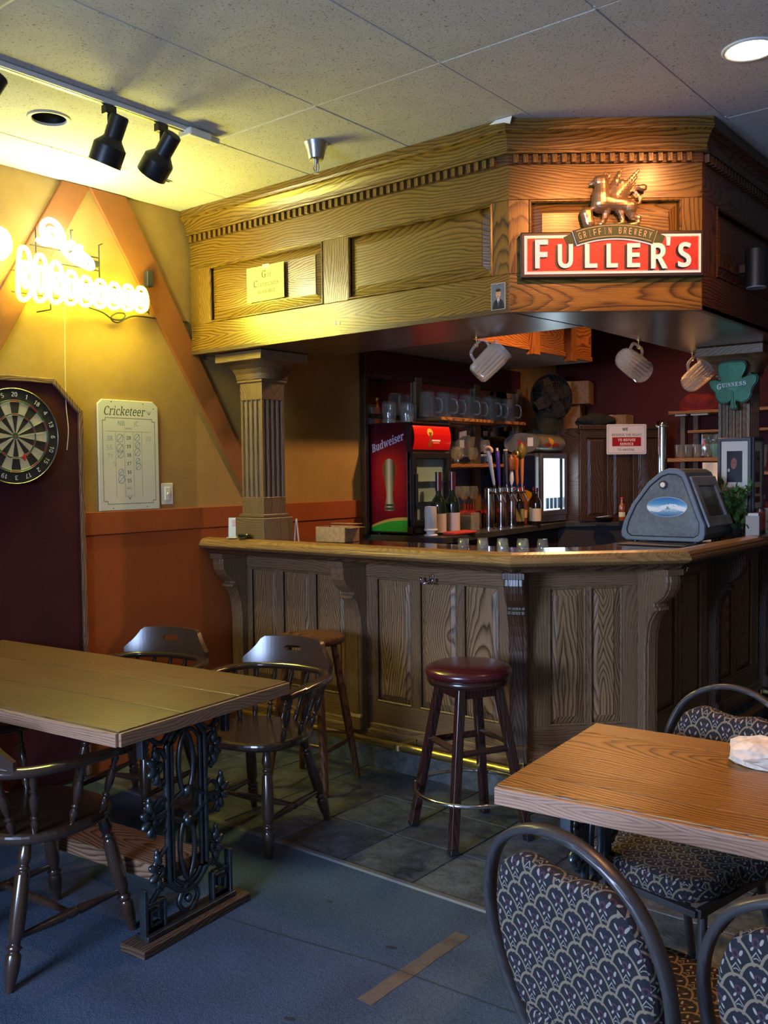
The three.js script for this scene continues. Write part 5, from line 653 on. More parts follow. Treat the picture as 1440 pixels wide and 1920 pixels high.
// slim energy-drink cooler
{ const t = thing('drink_cooler', 'slim glowing drinks cooler with a round grey header beyond the taps', 'cooler', [0.265, BC, -3.44], 0.03), w = 0.36, d = 0.47, h = 0.735;
  part(t, 'cabinet', [slab(-w / 2, 0.01, -d / 2, w / 2 - 0.05, h - 0.16, d / 2, 0.006), slab(w / 2 - 0.06, 0.01, -d / 2, w / 2 - 0.01, 0.06, d / 2)], M.steel);
  const sp = canvas(256, 420, (x, W, H) => { x.fillStyle = '#15204e'; x.fillRect(0, 0, W, H); x.fillStyle = '#d8a020'; x.beginPath(); x.arc(170, 330, 110, 0, 7); x.fill(); x.fillStyle = '#b8261e'; x.beginPath(); x.ellipse(90, 330, 70, 36, -0.3, 0, 7); x.fill(); }); { const [g, m] = print2d(w - 0.08, h - 0.2, sp, 0.35); part(t, 'side_print', g.translate(-0.02, (h - 0.16) / 2, d / 2 + 0.001), m); }
  part(t, 'header', [cyl(0.085, 0.085, d + 0.01, 0, 0, 0, 32).rotateX(Math.PI / 2).scale(1.9, 1, 1).translate(0, h - 0.08, -d / 2 - 0.005)], grain([0.2, 0.2, 0.19], 0.35, grime, 0.3, { clearcoat: 0.6 }));
  const hd = canvas(256, 128, (x, W, H) => { x.fillStyle = '#77756e'; x.fillRect(0, 0, W, H); x.fillStyle = '#e0a828'; x.beginPath(); x.ellipse(120, 44, 26, 34, 0, 0, 7); x.fill(); x.beginPath(); x.ellipse(122, 100, 22, 16, 0, 0, 7); x.fill(); x.fillStyle = '#a83020'; x.beginPath(); x.moveTo(30, 96); x.lineTo(60, 60); x.lineTo(108, 66); x.lineTo(116, 96); x.fill(); x.beginPath(); x.moveTo(220, 96); x.lineTo(190, 58); x.lineTo(136, 66); x.lineTo(128, 96); x.fill(); });
  part(t, 'header_print', [turnUV(flat(new THREE.CylinderGeometry(0.0862, 0.0862, d - 0.08, 20, 1, true, Math.PI / 2 - 0.7, 1.4))).rotateX(-Math.PI / 2).scale(1.895, 1, 1).translate(0, h - 0.08, 0)], mat([1, 1, 1], 0.35, { map: hd, clearcoat: 0.5 }));
  part(t, 'side_letter', [glyph('B', 0.04, 0.055, 0.003).translate(-0.01, h - 0.08, d / 2 + 0.004), glyph('u', 0.03, 0.035, 0.003).translate(0.035, h - 0.09, d / 2 + 0.004)], M.red); part(t, 'price_card', [box(0.05, 0.07, 0.002, 0.085, h - 0.07, d / 2 + 0.007, 0)], M.paper);
  part(t, 'door', [ringFrame(d, h - 0.16 - 0.06, 0.045, 0.03, 0.006).rotateY(Math.PI / 2).translate(w / 2 - 0.03, 0.06 + (h - 0.22) / 2, 0)], M.steel); part(t.children.at(-1), 'door_glass', [slab(w / 2 - 0.014, 0.115, -d / 2 + 0.058, w / 2 - 0.011, h - 0.215, d / 2 - 0.058, 0)], M.pane);
  part(t, 'light_panel', [slab(w / 2 - 0.05, 0.1, -d / 2 + 0.05, w / 2 - 0.047, h - 0.2, d / 2 - 0.05, 0)], mat([0.8, 0.9, 0.95], 0.5, { emissive: lin(0.75, 0.92, 1), emissiveIntensity: 2.6 })); part(t, 'can_row', [0, 1, 2, 3].map((k) => cyl(0.014, 0.014, 0.09, w / 2 - 0.032, 0.115, -0.14 + k * 0.07, 12)), grain([0.12, 0.16, 0.3], 0.3, grime, 0.1));
  const l = new THREE.RectAreaLight(0xd8efff, 3, d - 0.13, h - 0.34); l.position.set(w / 2 + 0.005, 0.06 + (h - 0.22) / 2, 0); l.lookAt(l.position.clone().add(V(1, 0, 0))); l.rotation.set(0, -Math.PI / 2, 0); t.add(l); }
// beer taps
{ const t = thing('beer_tower', 'three-column chrome beer tower on the back counter', 'beer tower', [0, BC, 0]);
  [[0.43, -2.465], [0.43, -2.635], [0.43, -2.79]].forEach(([x, z]) => { part(t, 'column', [cyl(0.036, 0.036, 0.3, x, 0, z, 24), cyl(0.05, 0.05, 0.012, x, 0, z, 24), T(flat(new THREE.SphereGeometry(0.036, 20, 10)).scale(1, 0.35, 1), x, 0.3, z)], M.chrome); for (const s of [-1, 1]) part(t, 'faucet', [rod(V(x + 0.02, 0.27, z + s * 0.025), V(x + 0.1, 0.265, z + s * 0.035), 0.011, 0.009, 10), rod(V(x + 0.085, 0.265, z + s * 0.033), V(x + 0.12, 0.2, z + s * 0.036), 0.009, 0.007, 10), rod(V(x + 0.075, 0.26, z + s * 0.032), V(x + 0.075, 0.305, z + s * 0.032), 0.007, 0.007, 8)], M.chrome); }); }
function tapHandle(label, x, z, lean, prof, m, tip) { const t = thing('tap_handle', label, 'tap handle', [x, BC + 0.304, z]); const b = V(lean[0], 1, lean[1]).normalize(), L = prof.at(-1)[1]; part(t, 'grip', [along(lathe(prof, 14).scale(1, 1, 0.6), V(0, 0, 0), b.clone())], m); if (tip) part(t, 'top', [along(tip[0].translate(0, L, 0), V(0, 0, 0), b.clone())], tip[1]); part(t, 'ferrule', [along(cyl(0.009, 0.009, 0.03, 0, -0.004, 0, 10), V(0, 0, 0), b.clone())], M.chrome); }
const slim = [[0.008, 0.02], [0.012, 0.05], [0.018, 0.2], [0.02, 0.28], [0, 0.281]], club = [[0.008, 0.02], [0.015, 0.06], [0.014, 0.12], [0.024, 0.2], [0.022, 0.25], [0, 0.252]];
tapHandle('pale silver tap handle topped by a white and orange hoop', 0.50, -2.43, [-0.05, 0.22], slim, mat([0.55, 0.56, 0.58], 0.25), [join(flat(new THREE.TorusGeometry(0.03, 0.011, 8, 20, Math.PI)), box(0.07, 0.016, 0.02, 0, -0.004, 0)), mat([0.7, 0.45, 0.3], 0.5)]);
tapHandle('purple tap handle with a white tip', 0.50, -2.50, [0.0, 0.12], slim, mat([0.06, 0.03, 0.25], 0.3), [cyl(0.011, 0.008, 0.03, 0, -0.01, 0), M.white]);
tapHandle('slender black and cream tap handle behind the purple one', 0.50, -2.60, [0.0, 0.06], slim, mat([0.05, 0.04, 0.05], 0.4), [box(0.03, 0.06, 0.015, 0, -0.02, 0), M.cream]);
tapHandle('white-necked tap handle with a knobbly brown head', 0.50, -2.67, [0.02, 0.06], [[0.008, 0.02], [0.02, 0.06], [0.014, 0.13], [0, 0.131]], M.white, [lathe([[0.012, -0.005], [0.03, 0.01], [0.026, 0.05], [0.03, 0.07], [0.022, 0.1], [0.01, 0.105], [0.01, 0.118], [0, 0.12]], 14), mat([0.22, 0.08, 0.04], 0.4)]);
tapHandle('orange paddle tap handle next to the brown-headed one', 0.50, -2.755, [0.0, 0.1], club, mat([0.5, 0.14, 0.02], 0.35), [flat(new THREE.TorusGeometry(0.022, 0.012, 8, 18)), M.brass]);
tapHandle('tall orange and green tap handle farthest along the tower', 0.50, -2.825, [0.02, 0.05], slim, mat([0.55, 0.2, 0.03], 0.35), [lathe([[0.014, -0.06], [0.034, -0.03], [0.034, 0.02], [0.014, 0.05], [0, 0.07]], 14), mat([0.16, 0.13, 0.02], 0.4)]);
bottle('whiskey_bottle', 'dark whiskey bottle with a tan label right beside the chrome beer tower', [0.41, BC, -2.93], 0.30, 0.042, M.bottleDark, { lh: 0.33, group: 'liquor bottles before the slim cooler', label: mat([0.3, 0.24, 0.08], 0.7) });
bottle('liquor_bottle', 'amber liquor bottle with a red neck behind the pale-labelled bottles', [0.36, BC, -3.07], 0.31, 0.036, M.bottleAmber, { lh: 0.2, group: 'liquor bottles before the slim cooler' });
bottle('wine_bottle', 'dark bottle with a cream label, between the amber one and the slim cooler', [0.43, BC, -3.12], 0.30, 0.036, M.bottleDark, { lh: 0.36, group: 'liquor bottles before the slim cooler', cap: M.maroon });
bottle('wine_bottle', 'dark bottle with a cream label, closest to the glowing cooler door', [0.49, BC, -3.06], 0.295, 0.038, M.bottleDark, { lh: 0.34, group: 'liquor bottles before the slim cooler', cap: M.maroon });

// canopy rack over the back bar
{ const t = thing('overhead_rack', 'wooden overhead rack with orange rails and posts above the back bar', 'rack', [0, 2.41, 0]); part(t, 'underside', [slab(0.002, 0, -3.4, 0.8, 0.02, -1.15, 0)], grain([0.4, 0.38, 0.35], 0.6, plasterMap, 1)); part(t, 'end_board', [slab(0.002, 0.02, -1.17, 0.8, 0.6, -1.15)], M.barDark);
  part(t, 'rail', [slab(0.785, 0.0, -3.4, 0.81, 0.035, -1.15)], M.rack); part(t, 'front_board', [slab(0.78, 0.03, -3.4, 0.8, 0.6, -1.15)], M.rack); for (const z of [-2.46, -3.02]) part(t, 'post', [slab(0.78, -0.03, z - 0.045, 0.845, 0.6, z + 0.045)], M.rack); }

// corner cabinet, things on it and the notice
{ const t = thing('corner_cabinet', 'dark panelled corner cabinet carrying cardboard boxes', 'cabinet', [0, BC, 0]), th = Math.PI / 4, L = 0.735, put = (g) => g.rotateY(th).translate(0.545, 0, -3.695);
  part(t, 'body', [extrude([[0.002, -3.70], [0.53, -3.70], [1.05, -4.22], [1.06, -4.295], [0.002, -4.295]].map(([x, z]) => [x, -z]), 0.785, 0).rotateX(-Math.PI / 2)], M.hutch); part(t, 'cornice', [put(slab(-0.01, 0.77, -0.02, L + 0.01, 0.81, 0.025, 0.006)), put(slab(-0.004, 0.75, -0.02, L, 0.77, 0.012, 0.004))], M.cabinet);
  for (const [a, b] of [[0.0, 0.06], [0.235, 0.285], [0.46, 0.5], [0.72, L]]) part(t, 'stile', [put(slab(a, 0.0, -0.01, b, 0.75, 0.012))], M.cabinet); for (const [a, b] of [[0.06, 0.235], [0.285, 0.46], [0.5, 0.72]]) { part(t, 'raised_panel', [put(raised(b - a - 0.004, 0.66, 0.03, -0.006, 0.008).translate((a + b) / 2, 0.37, 0))], M.cabinet); } part(t, 'rail', [put(slab(0, 0.7, -0.01, L, 0.75, 0.011))], M.cabinet); part(t, 'rail', [put(slab(0, 0, -0.01, L, 0.04, 0.011))], M.cabinet); }
function carton(label, x, y, z, w, h, d, turn) { const t = thing('cardboard_box', label, 'box', [x, y, z], turn); part(t, 'carton', [box(w, h, d, 0, h / 2, 0, 0.003)], M.card); part(t, 'flap_seam', [box(w + 0.001, 0.002, 0.004, 0, h + 0.0005, 0, 0)], M.barDark); part(t, 'tape', [box(0.05, 0.0012, d + 0.001, 0, h + 0.0006, 0, 0), box(0.05, h * 0.3, 0.001, 0, h * 0.85, d / 2 + 0.0006, 0)], M.cream); }
carton('pale cardboard box standing on the corner cabinet beside the dark fan cover', 0.215, 1.905, -4.12, 0.26, 0.225, 0.22, 0.25); carton('brown cardboard box stacked on the pale box on the corner cabinet', 0.24, 2.132, -4.13, 0.36, 0.2, 0.28, 0.3); carton('low brown cardboard box at the back of the corner cabinet, under the red wall', 0.62, 1.905, -4.19, 0.3, 0.12, 0.16, 0.0);
{ const g = flat(new THREE.IcosahedronGeometry(0.12, 4)), p = g.attributes.position; for (let i = 0; i < p.count; i++) { const v = V().fromBufferAttribute(p, i), n = 0.75 + 0.5 * noise(v.x * 14 + 9, v.z * 14 + v.y * 9 + 9, 81); p.setXYZ(i, v.x * 1.5 * n, Math.max(-0.04, v.y * 0.5 * n), v.z * 0.55 * n); } g.computeVertexNormals(); const m = solo('dark_bag', g.rotateY(Math.PI / 4).translate(0, 0.04, 0), grain([0.02, 0.024, 0.018], 0.9, grime, 0.3), 'slumped black cloth bag on the corner cabinet above the notice', 'bag'); m.position.set(0.57, 1.931, -3.93); }
{ const t = thing('wall_fan', 'large dark dusty fan with a wire guard hanging beside the boxes', 'fan', [0.30, 2.17, -3.66], 1.0), wires = []; for (let k = 0; k < 28; k++) { const a = k / 28 * Math.PI * 2; wires.push(tube([[0.03 * Math.cos(a), 0.03 * Math.sin(a), 0.09], [0.14 * Math.cos(a), 0.14 * Math.sin(a), 0.075], [0.2 * Math.cos(a), 0.2 * Math.sin(a), 0.0]], 0.0018, 8, 4)); }
  part(t, 'guard', [...wires, ...[[0.06, 0.088], [0.13, 0.077], [0.2, 0]].map(([r, z]) => flat(new THREE.TorusGeometry(r, 0.003, 6, 40)).translate(0, 0, z))], M.dark); part(t, 'back_shell', [lathe([[0.2, 0], [0.17, 0.05], [0.08, 0.09], [0, 0.1]], 30).rotateX(-Math.PI / 2)], grain([0.03, 0.028, 0.024], 0.9, grime, 0.3)); for (let k = 0; k < 4; k++) part(t, 'blade', [extrude([[0.02, -0.03], [0.1, -0.06], [0.175, -0.05], [0.18, 0.03], [0.1, 0.05], [0.02, 0.025]], 0.004, 0.001).rotateX(0.35).rotateZ(k * Math.PI / 2 + 0.5).translate(0, 0, 0.035)], grain([0.05, 0.042, 0.032], 0.85, grime, 0.2)); part(t, 'hub', [cyl(0.04, 0.036, 0.05, 0, 0, 0, 20).rotateX(Math.PI / 2).translate(0, 0, 0.02)], M.dark);
  part(t, 'cloth_cover', [(() => { const g = flat(new THREE.IcosahedronGeometry(0.13, 4)), p = g.attributes.position; for (let i = 0; i < p.count; i++) { const v = V().fromBufferAttribute(p, i), n = 0.8 + 0.4 * noise(v.x * 12 + 5, v.y * 12 + v.z * 7 + 5, 91); p.setXYZ(i, v.x * n, (v.y * 1.1) * n - 0.2, v.z * 0.4 * n - 0.02); } g.computeVertexNormals(); return g; })()], grain([0.03, 0.032, 0.022], 0.95, grime, 0.3)); part(t, 'hanger', [rod(V(0, 0.18, -0.05), V(0, 0.245, -0.05), 0.008)], M.dark); }
{ const t = thing('refusal_sign', 'small white notice about refusing service on the corner cabinet', 'sign', [0.848, 1.806, -3.948], Math.PI / 4), w = 0.345, h = 0.252; part(t, 'board', [extrude(roundRect(w, h, 0.012), 0.005, 0.001)], M.white);
  const tex = canvas(512, 374, (x, W, H) => { x.fillStyle = '#dcdce2'; x.fillRect(0, 0, W, H); x.strokeStyle = '#555'; x.lineWidth = 3; x.strokeRect(12, 12, W - 24, H - 24); x.textAlign = 'center'; x.fillStyle = '#15151a'; x.font = 'bold 52px sans-serif'; x.fillText('WE', 236, 76, 110); x.font = '44px sans-serif'; x.fillText('RESERVE THE RIGHT', 256, 146, 420); x.fillStyle = '#a01424'; x.fillRect(66, 160, 380, 116); x.fillStyle = '#f2eef0'; x.font = 'bold 46px sans-serif'; x.fillText('TO REFUSE', 256, 212, 270); x.fillText('SERVICE', 256, 264, 190); x.fillStyle = '#15151a'; x.font = '42px sans-serif'; x.fillText('TO ANYONE', 248, 336, 230); x.font = '14px sans-serif'; x.fillText('538', 470, 346); }); const [g, m] = print2d(w - 0.008, h - 0.008, tex, 0.4); part(t, 'print', g.translate(0, 0, 0.0056), m); for (const s of [-1, 1]) part(t, 'screw', [T(flat(new THREE.SphereGeometry(0.004, 8, 6)), s * 0.15, 0.1, 0.006)], M.steel); }
bottle('hot_sauce_bottle', 'small red-topped glass bottle on the counter before the corner cabinet', [0.83, BC, -3.9], 0.2, 0.028, M.bottleAmber, { cap: M.red, lh: 0.2 });
{ const t = thing('black_dish', 'low black dish of folded receipts on the counter by the corner cabinet', 'dish', [0.76, BC, -3.70]); part(t, 'dish', [lathe([[0, 0.0], [0.06, 0], [0.085, 0.04], [0.08, 0.04], [0.056, 0.008], [0, 0.008]], 24)], M.black); part(t, 'receipt', [box(0.11, 0.003, 0.05, 0, 0.045, 0, 0).rotateZ(0.15)], M.paper); }
{ const t = thing('chrome_pole', 'tall shiny chrome pole standing between the notice and the glass shelves', 'pole', [1.13, 0, -4.02]); part(t, 'pole', [cyl(0.034, 0.034, 1.9, 0, 0.012, 0, 24)], M.chrome); part(t, 'cap', [lathe([[0.05, 1.9], [0.056, 1.92], [0.04, 1.95], [0, 1.956]], 20)], M.chrome); part(t, 'base', [lathe([[0.09, 0], [0.09, 0.01], [0.04, 0.014], [0, 0.014]], 24)], M.chrome); }
// far glass shelves
{ const t = thing('far_shelf_unit', 'wooden wall shelf unit of glasses behind the fluted column', 'shelf unit', [1.2, 0, -4.29]);
  part(t, 'shelf', [slab(-0.02, 2.0, 0.002, 1.5, 2.025, 0.27)], M.shelf); part(t, 'shelf', [slab(0.13, 1.845, 0.002, 1.5, 1.865, 0.24)], M.shelf); part(t, 'shelf', [slab(-0.02, 1.61, 0.002, 0.44, 1.64, 0.29)], M.shelf); part(t, 'shelf', [slab(0.441, 1.5, 0.002, 1.5, 1.525, 0.29)], M.shelf); for (const x of [0.02, 0.13, 0.6, 1.49]) part(t, 'upright', [slab(x - 0.02, 0.0, 0.002, x + 0.02, 1.999, 0.06)], M.column); part(t, 'mirror', [slab(0.16, 1.66, 0.001, 0.58, 1.84, 0.004, 0)], M.mirror); part(t, 'light_strip', [slab(0.03, 1.985, 0.2, 0.12, 1.998, 0.25, 0), slab(0.16, 1.985, 0.2, 0.3, 1.998, 0.25, 0)], M.labelPale); }
for (let i = 0; i < 4; i++) glassThing('tumbler', `plain straight tumbler on the low far shelf, ${ord[i]} from the chrome pole`, 'tumbler', 'tumbler', [1.25 + i * 0.078, 1.641, -4.08], i, 'tumblers on the low far shelf');
solo('green_cup', [lathe([[0, 1.641], [0.04, 1.641], [0.05, 1.75], [0.047, 1.75], [0.038, 1.65], [0, 1.65]], 20).translate(1.57, 0, -4.06)], mat([0.1, 0.25, 0.2], 0.4), 'muted green cup after the last tumbler on the low far shelf', 'cup');
[[1.49, -4.2, 1.641], [1.7, -4.1, 1.526], [1.8, -4.06, 1.526], [1.9, -4.17, 1.526]].forEach(([x, z, y], i) => glassThing('tall_goblet', ['stemmed goblet behind the green cup on the far shelf', 'tall flared glass half hidden by the framed pictures, nearest the green cup', 'tall flared glass half hidden by the framed pictures, touching the frame\'s edge', 'tall flared glass at the back of the far shelf, behind the other two'][i], i ? 'tulip' : 'goblet', 'glass', [x, y, z], i));
{ const g = flat(new THREE.IcosahedronGeometry(0.12, 4)), p = g.attributes.position; for (let i = 0; i < p.count; i++) { const v = V().fromBufferAttribute(p, i), n = 0.75 + 0.5 * noise(v.x * 13 + 9, v.z * 13 + v.y * 11 + 3, 101); p.setXYZ(i, v.x * 1.5 * n, Math.max(-0.05, v.y * n * 0.9), v.z * 0.8 * n); } g.computeVertexNormals(); const m = solo('red_cloth_bundle', g.translate(0, 0.05, 0), grain([0.22, 0.012, 0.015], 0.85, grime, 0.3), 'dark red cloth bundle on the topmost far shelf', 'cloth'); m.position.set(1.42, 2.026, -4.14); }
bottle('spirit_miniature', 'dark bottle with a white label between the red bundle and the column', [1.68, 2.026, -4.1], 0.2, 0.034, M.bottleDark, { lh: 0.3, label: M.white }); bottle('spirit_miniature', 'dark bottle with a white label just behind the shamrock sign\'s stem', [1.78, 2.026, -4.1], 0.22, 0.034, M.bottleDark, { lh: 0.3, label: M.white });
bottle('clear_spirit_bottle', 'clear bottle glowing amber on the far shelf past the column', [2.02, 2.026, -4.1], 0.3, 0.036, M.bottleAmber, { label: null, cap: M.brass });
{ const g = flat(new THREE.PlaneGeometry(0.26, 0.32, 14, 16)), p = g.attributes.position; for (let i = 0; i < p.count; i++) p.setZ(i, 0.02 * Math.sin(p.getX(i) * 40) + 0.03 * noise(p.getX(i) * 12 + 4, p.getY(i) * 12 + 4, 111)); g.computeVertexNormals(); const m = solo('white_linen', g, M.paper, 'white linen cloth hanging off the far shelf beside the framed picture', 'cloth'); m.position.set(1.64, 1.44, -3.94); m.rotation.y = 0.15; }
// ---------- things on and over the bar ----------
const BT = 1.1625;
{ // ribbed pitchers hung by their handles from hooks under the canopy
  const rib = (g) => { const p = g.attributes.position; for (let i = 0; i < p.count; i++) { const x = p.getX(i), y = p.getY(i), z = p.getZ(i), r = Math.hypot(x, z), a = Math.atan2(z, x), k = r < 0.02 || y < 0.012 || y > 0.165 ? 0 : 0.0045 * Math.cos(18 * a); if (r > 1e-4) { p.setX(i, x * (r + k) / r); p.setZ(i, z * (r + k) / r); } } g.deleteAttribute('normal'); g.deleteAttribute('uv'); return flat(toCreasedNormals(mergeVertices(g, 1e-5), 0.8)); };
  const prof = [[0, 0], [0.045, 0.0], [0.052, 0.012], [0.055, 0.04], [0.058, 0.1], [0.06, 0.165], [0.063, 0.19], [0.06, 0.19], [0.056, 0.165], [0.052, 0.04], [0.045, 0.014], [0, 0.012]], dense = []; for (let i = 0; i < prof.length - 1; i++) { const [a, b] = [prof[i], prof[i + 1]], n = Math.max(1, Math.ceil(Math.abs(b[1] - a[1]) / 0.03)); for (let k = 0; k < n; k++) dense.push([a[0] + (b[0] - a[0]) * k / n, a[1] + (b[1] - a[1]) * k / n]); } dense.push(prof.at(-1));
  const body = rib(lathe(dense, 108)), handle = tube([[0.056, 0.15, 0], [0.085, 0.158, 0], [0.108, 0.145, 0], [0.11, 0.1, 0], [0.098, 0.06, 0], [0.055, 0.045, 0]], 0.008, 26, 8), ribbed = mat([0.97, 0.93, 0.84], 0.08, { transmission: 0.8, ior: 1.5, side: THREE.DoubleSide });
  const hang = (label, hook, axis) => { const t = thing('hanging_pitcher', label, 'pitcher', [0, 0, 0], 0, 'ribbed pitchers hung under the canopy'), y = V(...axis).normalize(), x = V(0, 1, 0).addScaledVector(y, -y.y).normalize(), z = x.clone().cross(y); t.quaternion.setFromRotationMatrix(new THREE.Matrix4().makeBasis(x, y, z)); t.position.copy(V(...hook)).addScaledVector(x, -0.112).addScaledVector(y, -0.115).add(V(0, -0.03, 0));
    part(t, 'body', body, ribbed); part(t, 'handle', handle, ribbed); };
  const hk = (label, x, z) => { const t = thing('ceiling_hook', label, 'hook', [x, SY, z]); part(t, 'plate', [cyl(0.012, 0.012, 0.004, 0, -0.003, 0, 12)], M.brass); part(t, 'hook', [tube([[0, 0, 0], [0, -0.02, 0], [0.008, -0.038, 0], [0, -0.046, 0], [-0.01, -0.036, 0]], 0.003, 16, 6)], M.brass); };
  hang('ribbed glass pitcher hanging in front of the orange rack rails', [1.583, SY, -0.54], [0.5, 0.62, -0.38]); hang('ribbed glass pitcher hanging above the refusal notice, base toward us', [2.158, SY, -1.2], [0.12, -0.3, -0.85]); hang('ribbed glass pitcher hanging beside the shamrock sign', [2.168, SY, -1.93], [0.25, 0.5, -0.75]);
  hk('brass hook holding the pitcher before the orange rails', 1.583, -0.54); hk('brass hook holding the pitcher above the refusal notice', 2.158, -1.2); hk('brass hook holding the pitcher beside the shamrock sign', 2.168, -1.93);
}
// touch-screen game terminal
{ const pr = [[2.015, 1.215], [2.02, 1.19], [2.046, 1.172], [2.441, 1.172], [2.466, 1.185], [2.474, 1.21], [2.474, 1.262], [2.462, 1.285], [2.384, 1.495], [2.365, 1.535], [2.335, 1.552], [2.284, 1.556], [2.24, 1.541], [2.167, 1.482], [2.076, 1.365], [2.03, 1.27]], cx = 2.25, cy = 1.33, sc = (k) => pr.map(([x, y]) => [(x - cx) * k, (y - cy) * k]);
  const t = thing('game_terminal', 'blue-grey countertop game terminal with an oval picture badge', 'game machine', [cx, cy, -1.3]), shell = grain([0.07, 0.09, 0.115], 0.42, grime, 0.4), panel = grain([0.14, 0.175, 0.215], 0.55, grime, 0.5, { bumpMap: carpetBump, bumpScale: 0.0006 });
  const ring = (a, b, d, z, m, n) => { const s = shapeOf(sc(a)); s.holes.push(new THREE.Path(sc(b).reverse().map((p) => new THREE.Vector2(...p)))); part(t, n, [extrude(s, d, 0.005, { bs: 2 }).translate(0, 0, z)], m); };
  part(t, 'shell', [extrude(shapeOf(sc(0.985)), 0.40, 0.012, { bs: 3 }).translate(0, 0, -0.41)], shell); ring(1.0, 0.87, 0.026, -0.02, mat([0.13, 0.18, 0.25], 0.32), 'side_rim'); ring(0.88, 0.845, 0.012, -0.016, M.black, 'rim_groove'); part(t, 'side_panel', [extrude(shapeOf(sc(0.86)), 0.012, 0.004).translate(0, 0, -0.014)], panel);
  part(t, 'lock', [cyl(0.022, 0.022, 0.012, 0, 0, 0, 24).rotateX(Math.PI / 2).translate(0.003, 0.139, -0.003)], M.black); part(t.children.at(-1), 'lock_face', [cyl(0.014, 0.013, 0.008, 0, 0, 0, 20).rotateX(Math.PI / 2).translate(0.003, 0.139, 0.008)], M.white);
  const tex = canvas(384, 192, (x, W, H) => { const g = x.createLinearGradient(0, 0, 0, H); g.addColorStop(0, '#2f6fb4'); g.addColorStop(0.35, '#5aa0d8'); g.addColorStop(0.55, '#d8ecf8'); g.addColorStop(1, '#2a6aa0'); x.fillStyle = g; x.fillRect(0, 0, W, H); x.fillStyle = '#e8f4ff'; for (let i = 0; i < 260; i++) { const a = rnd() * W, b = H * (0.45 + 0.2 * rnd()) + 20 * Math.sin(a * 0.02); x.beginPath(); x.ellipse(a, b, 4 + rnd() * 14, 2 + rnd() * 6, rnd(), 0, 7); x.fill(); } x.fillStyle = '#8aa0a8'; x.beginPath(); x.moveTo(180, 120); x.lineTo(200, 84); x.lineTo(226, 122); x.fill(); x.fillStyle = '#1d568c'; for (let i = 0; i < 120; i++) x.fillRect(rnd() * W, H * (0.7 + 0.3 * rnd()), 10 * rnd(), 3); });
  const e = new THREE.Shape(); e.absellipse(0, 0, 0.108, 0.05, 0, Math.PI * 2); const [g, m] = print2d(0.216, 0.1, tex, 0.25, e, { clearcoat: 0.6 }); part(t, 'badge_rim', [(() => { const s = new THREE.Shape(); s.absellipse(0, 0, 0.113, 0.055, 0, Math.PI * 2); return extrude(s, 0.003, 0.001, { cs: 24 }).translate(0.02, 0.022, -0.003); })()], M.steel); part(t, 'badge', g.translate(0.02, 0.022, 0.0008), m, 'oval snowy mountain picture badge');
  // slanted screen face
  const a = V(2.474 - cx, 1.262 - cy, 0), b = V(2.384 - cx, 1.495 - cy, 0), d = b.clone().sub(a), ang = Math.atan2(d.y, d.x) - Math.PI / 2, L = d.length(), mid = a.clone().add(b).multiplyScalar(0.5), face = (g2) => g2.rotateY(Math.PI / 2).rotateZ(ang).translate(mid.x, mid.y, -0.21);
  part(t, 'screen_bezel', [face(ringFrame(0.36, L + 0.03, 0.055, 0.014, 0.004).translate(0, 0, -0.004))], grain([0.3, 0.36, 0.4], 0.35, grime, 0.4)); part(t, 'screen', [face(box(0.26, L - 0.07, 0.004, 0, 0, -0.002, 0))], mat([0.08, 0.08, 0.085], 0.2)); part(t, 'speaker_slot', [face(box(0.018, L * 0.5, 0.006, 0.155, -0.02, 0.009, 0.002))], M.black);
  part(t, 'foot', [[-0.17, -0.04], [0.16, -0.04], [-0.17, -0.36], [0.16, -0.36]].map(([x, z]) => cyl(0.018, 0.018, 0.012, x, 1.1605 - cy, z, 14)), M.black); }
// framed pictures on the column
function frame(pos, turn, w, h, tex, label) { const t = thing('picture_frame', label, 'picture frame', pos, turn); part(t, 'frame', [ringFrame(w, h, 0.02, 0.02, 0.004)], mat([0.045, 0.05, 0.06], 0.4)); part(t, 'backing', [box(w - 0.01, h - 0.01, 0.008, 0, 0, 0.004, 0)], M.dark); part(t, 'mat_board', [box(w - 0.038, h - 0.038, 0.002, 0, 0, 0.0095, 0)], mat([0.62, 0.64, 0.58], 0.7)); const [g, m] = print2d(w * 0.46, h * 0.42, tex, 0.25); part(t, 'picture', g.translate(0, h * 0.11, 0.0112), m); part(t, 'plaque', [box(w * 0.4, h * 0.085, 0.002, 0, -h * 0.21, 0.011, 0), box(w * 0.48, h * 0.08, 0.002, 0, -h * 0.335, 0.011, 0)], mat([0.16, 0.11, 0.04], 0.35, { metalness: 0.5 })); }
const murky = canvas(128, 160, (x, W, H) => { x.fillStyle = '#120e16'; x.fillRect(0, 0, W, H); x.fillStyle = '#20161e'; x.beginPath(); x.ellipse(66, 40, 34, 26, 0, 0, 7); x.fill(); x.fillStyle = '#8a5650'; x.beginPath(); x.ellipse(58, 64, 24, 30, 0.2, 0, 7); x.fill(); x.fillStyle = '#1b1a26'; x.beginPath(); x.moveTo(0, 160); x.quadraticCurveTo(14, 104, 58, 100); x.quadraticCurveTo(116, 104, 128, 160); x.fill(); x.fillStyle = '#aab0bc'; x.beginPath(); x.ellipse(16, 98, 10, 9, 0, 0, 7); x.fill(); x.fillStyle = '#3a2420'; x.fillRect(44, 58, 8, 4); x.fillRect(62, 58, 8, 4); });
frame([2.447, 1.515, -1.8385], 0, 0.186, 0.415, murky, 'dark-framed portrait of a person with two plaques, facing us over the plant'); frame([2.5285, 1.515, -1.935], Math.PI / 2, 0.186, 0.415, portrait('#707880', '#3c4248', '#9a9088', '#4a4a4a'), 'dark-framed grey picture on the column\'s narrow side');
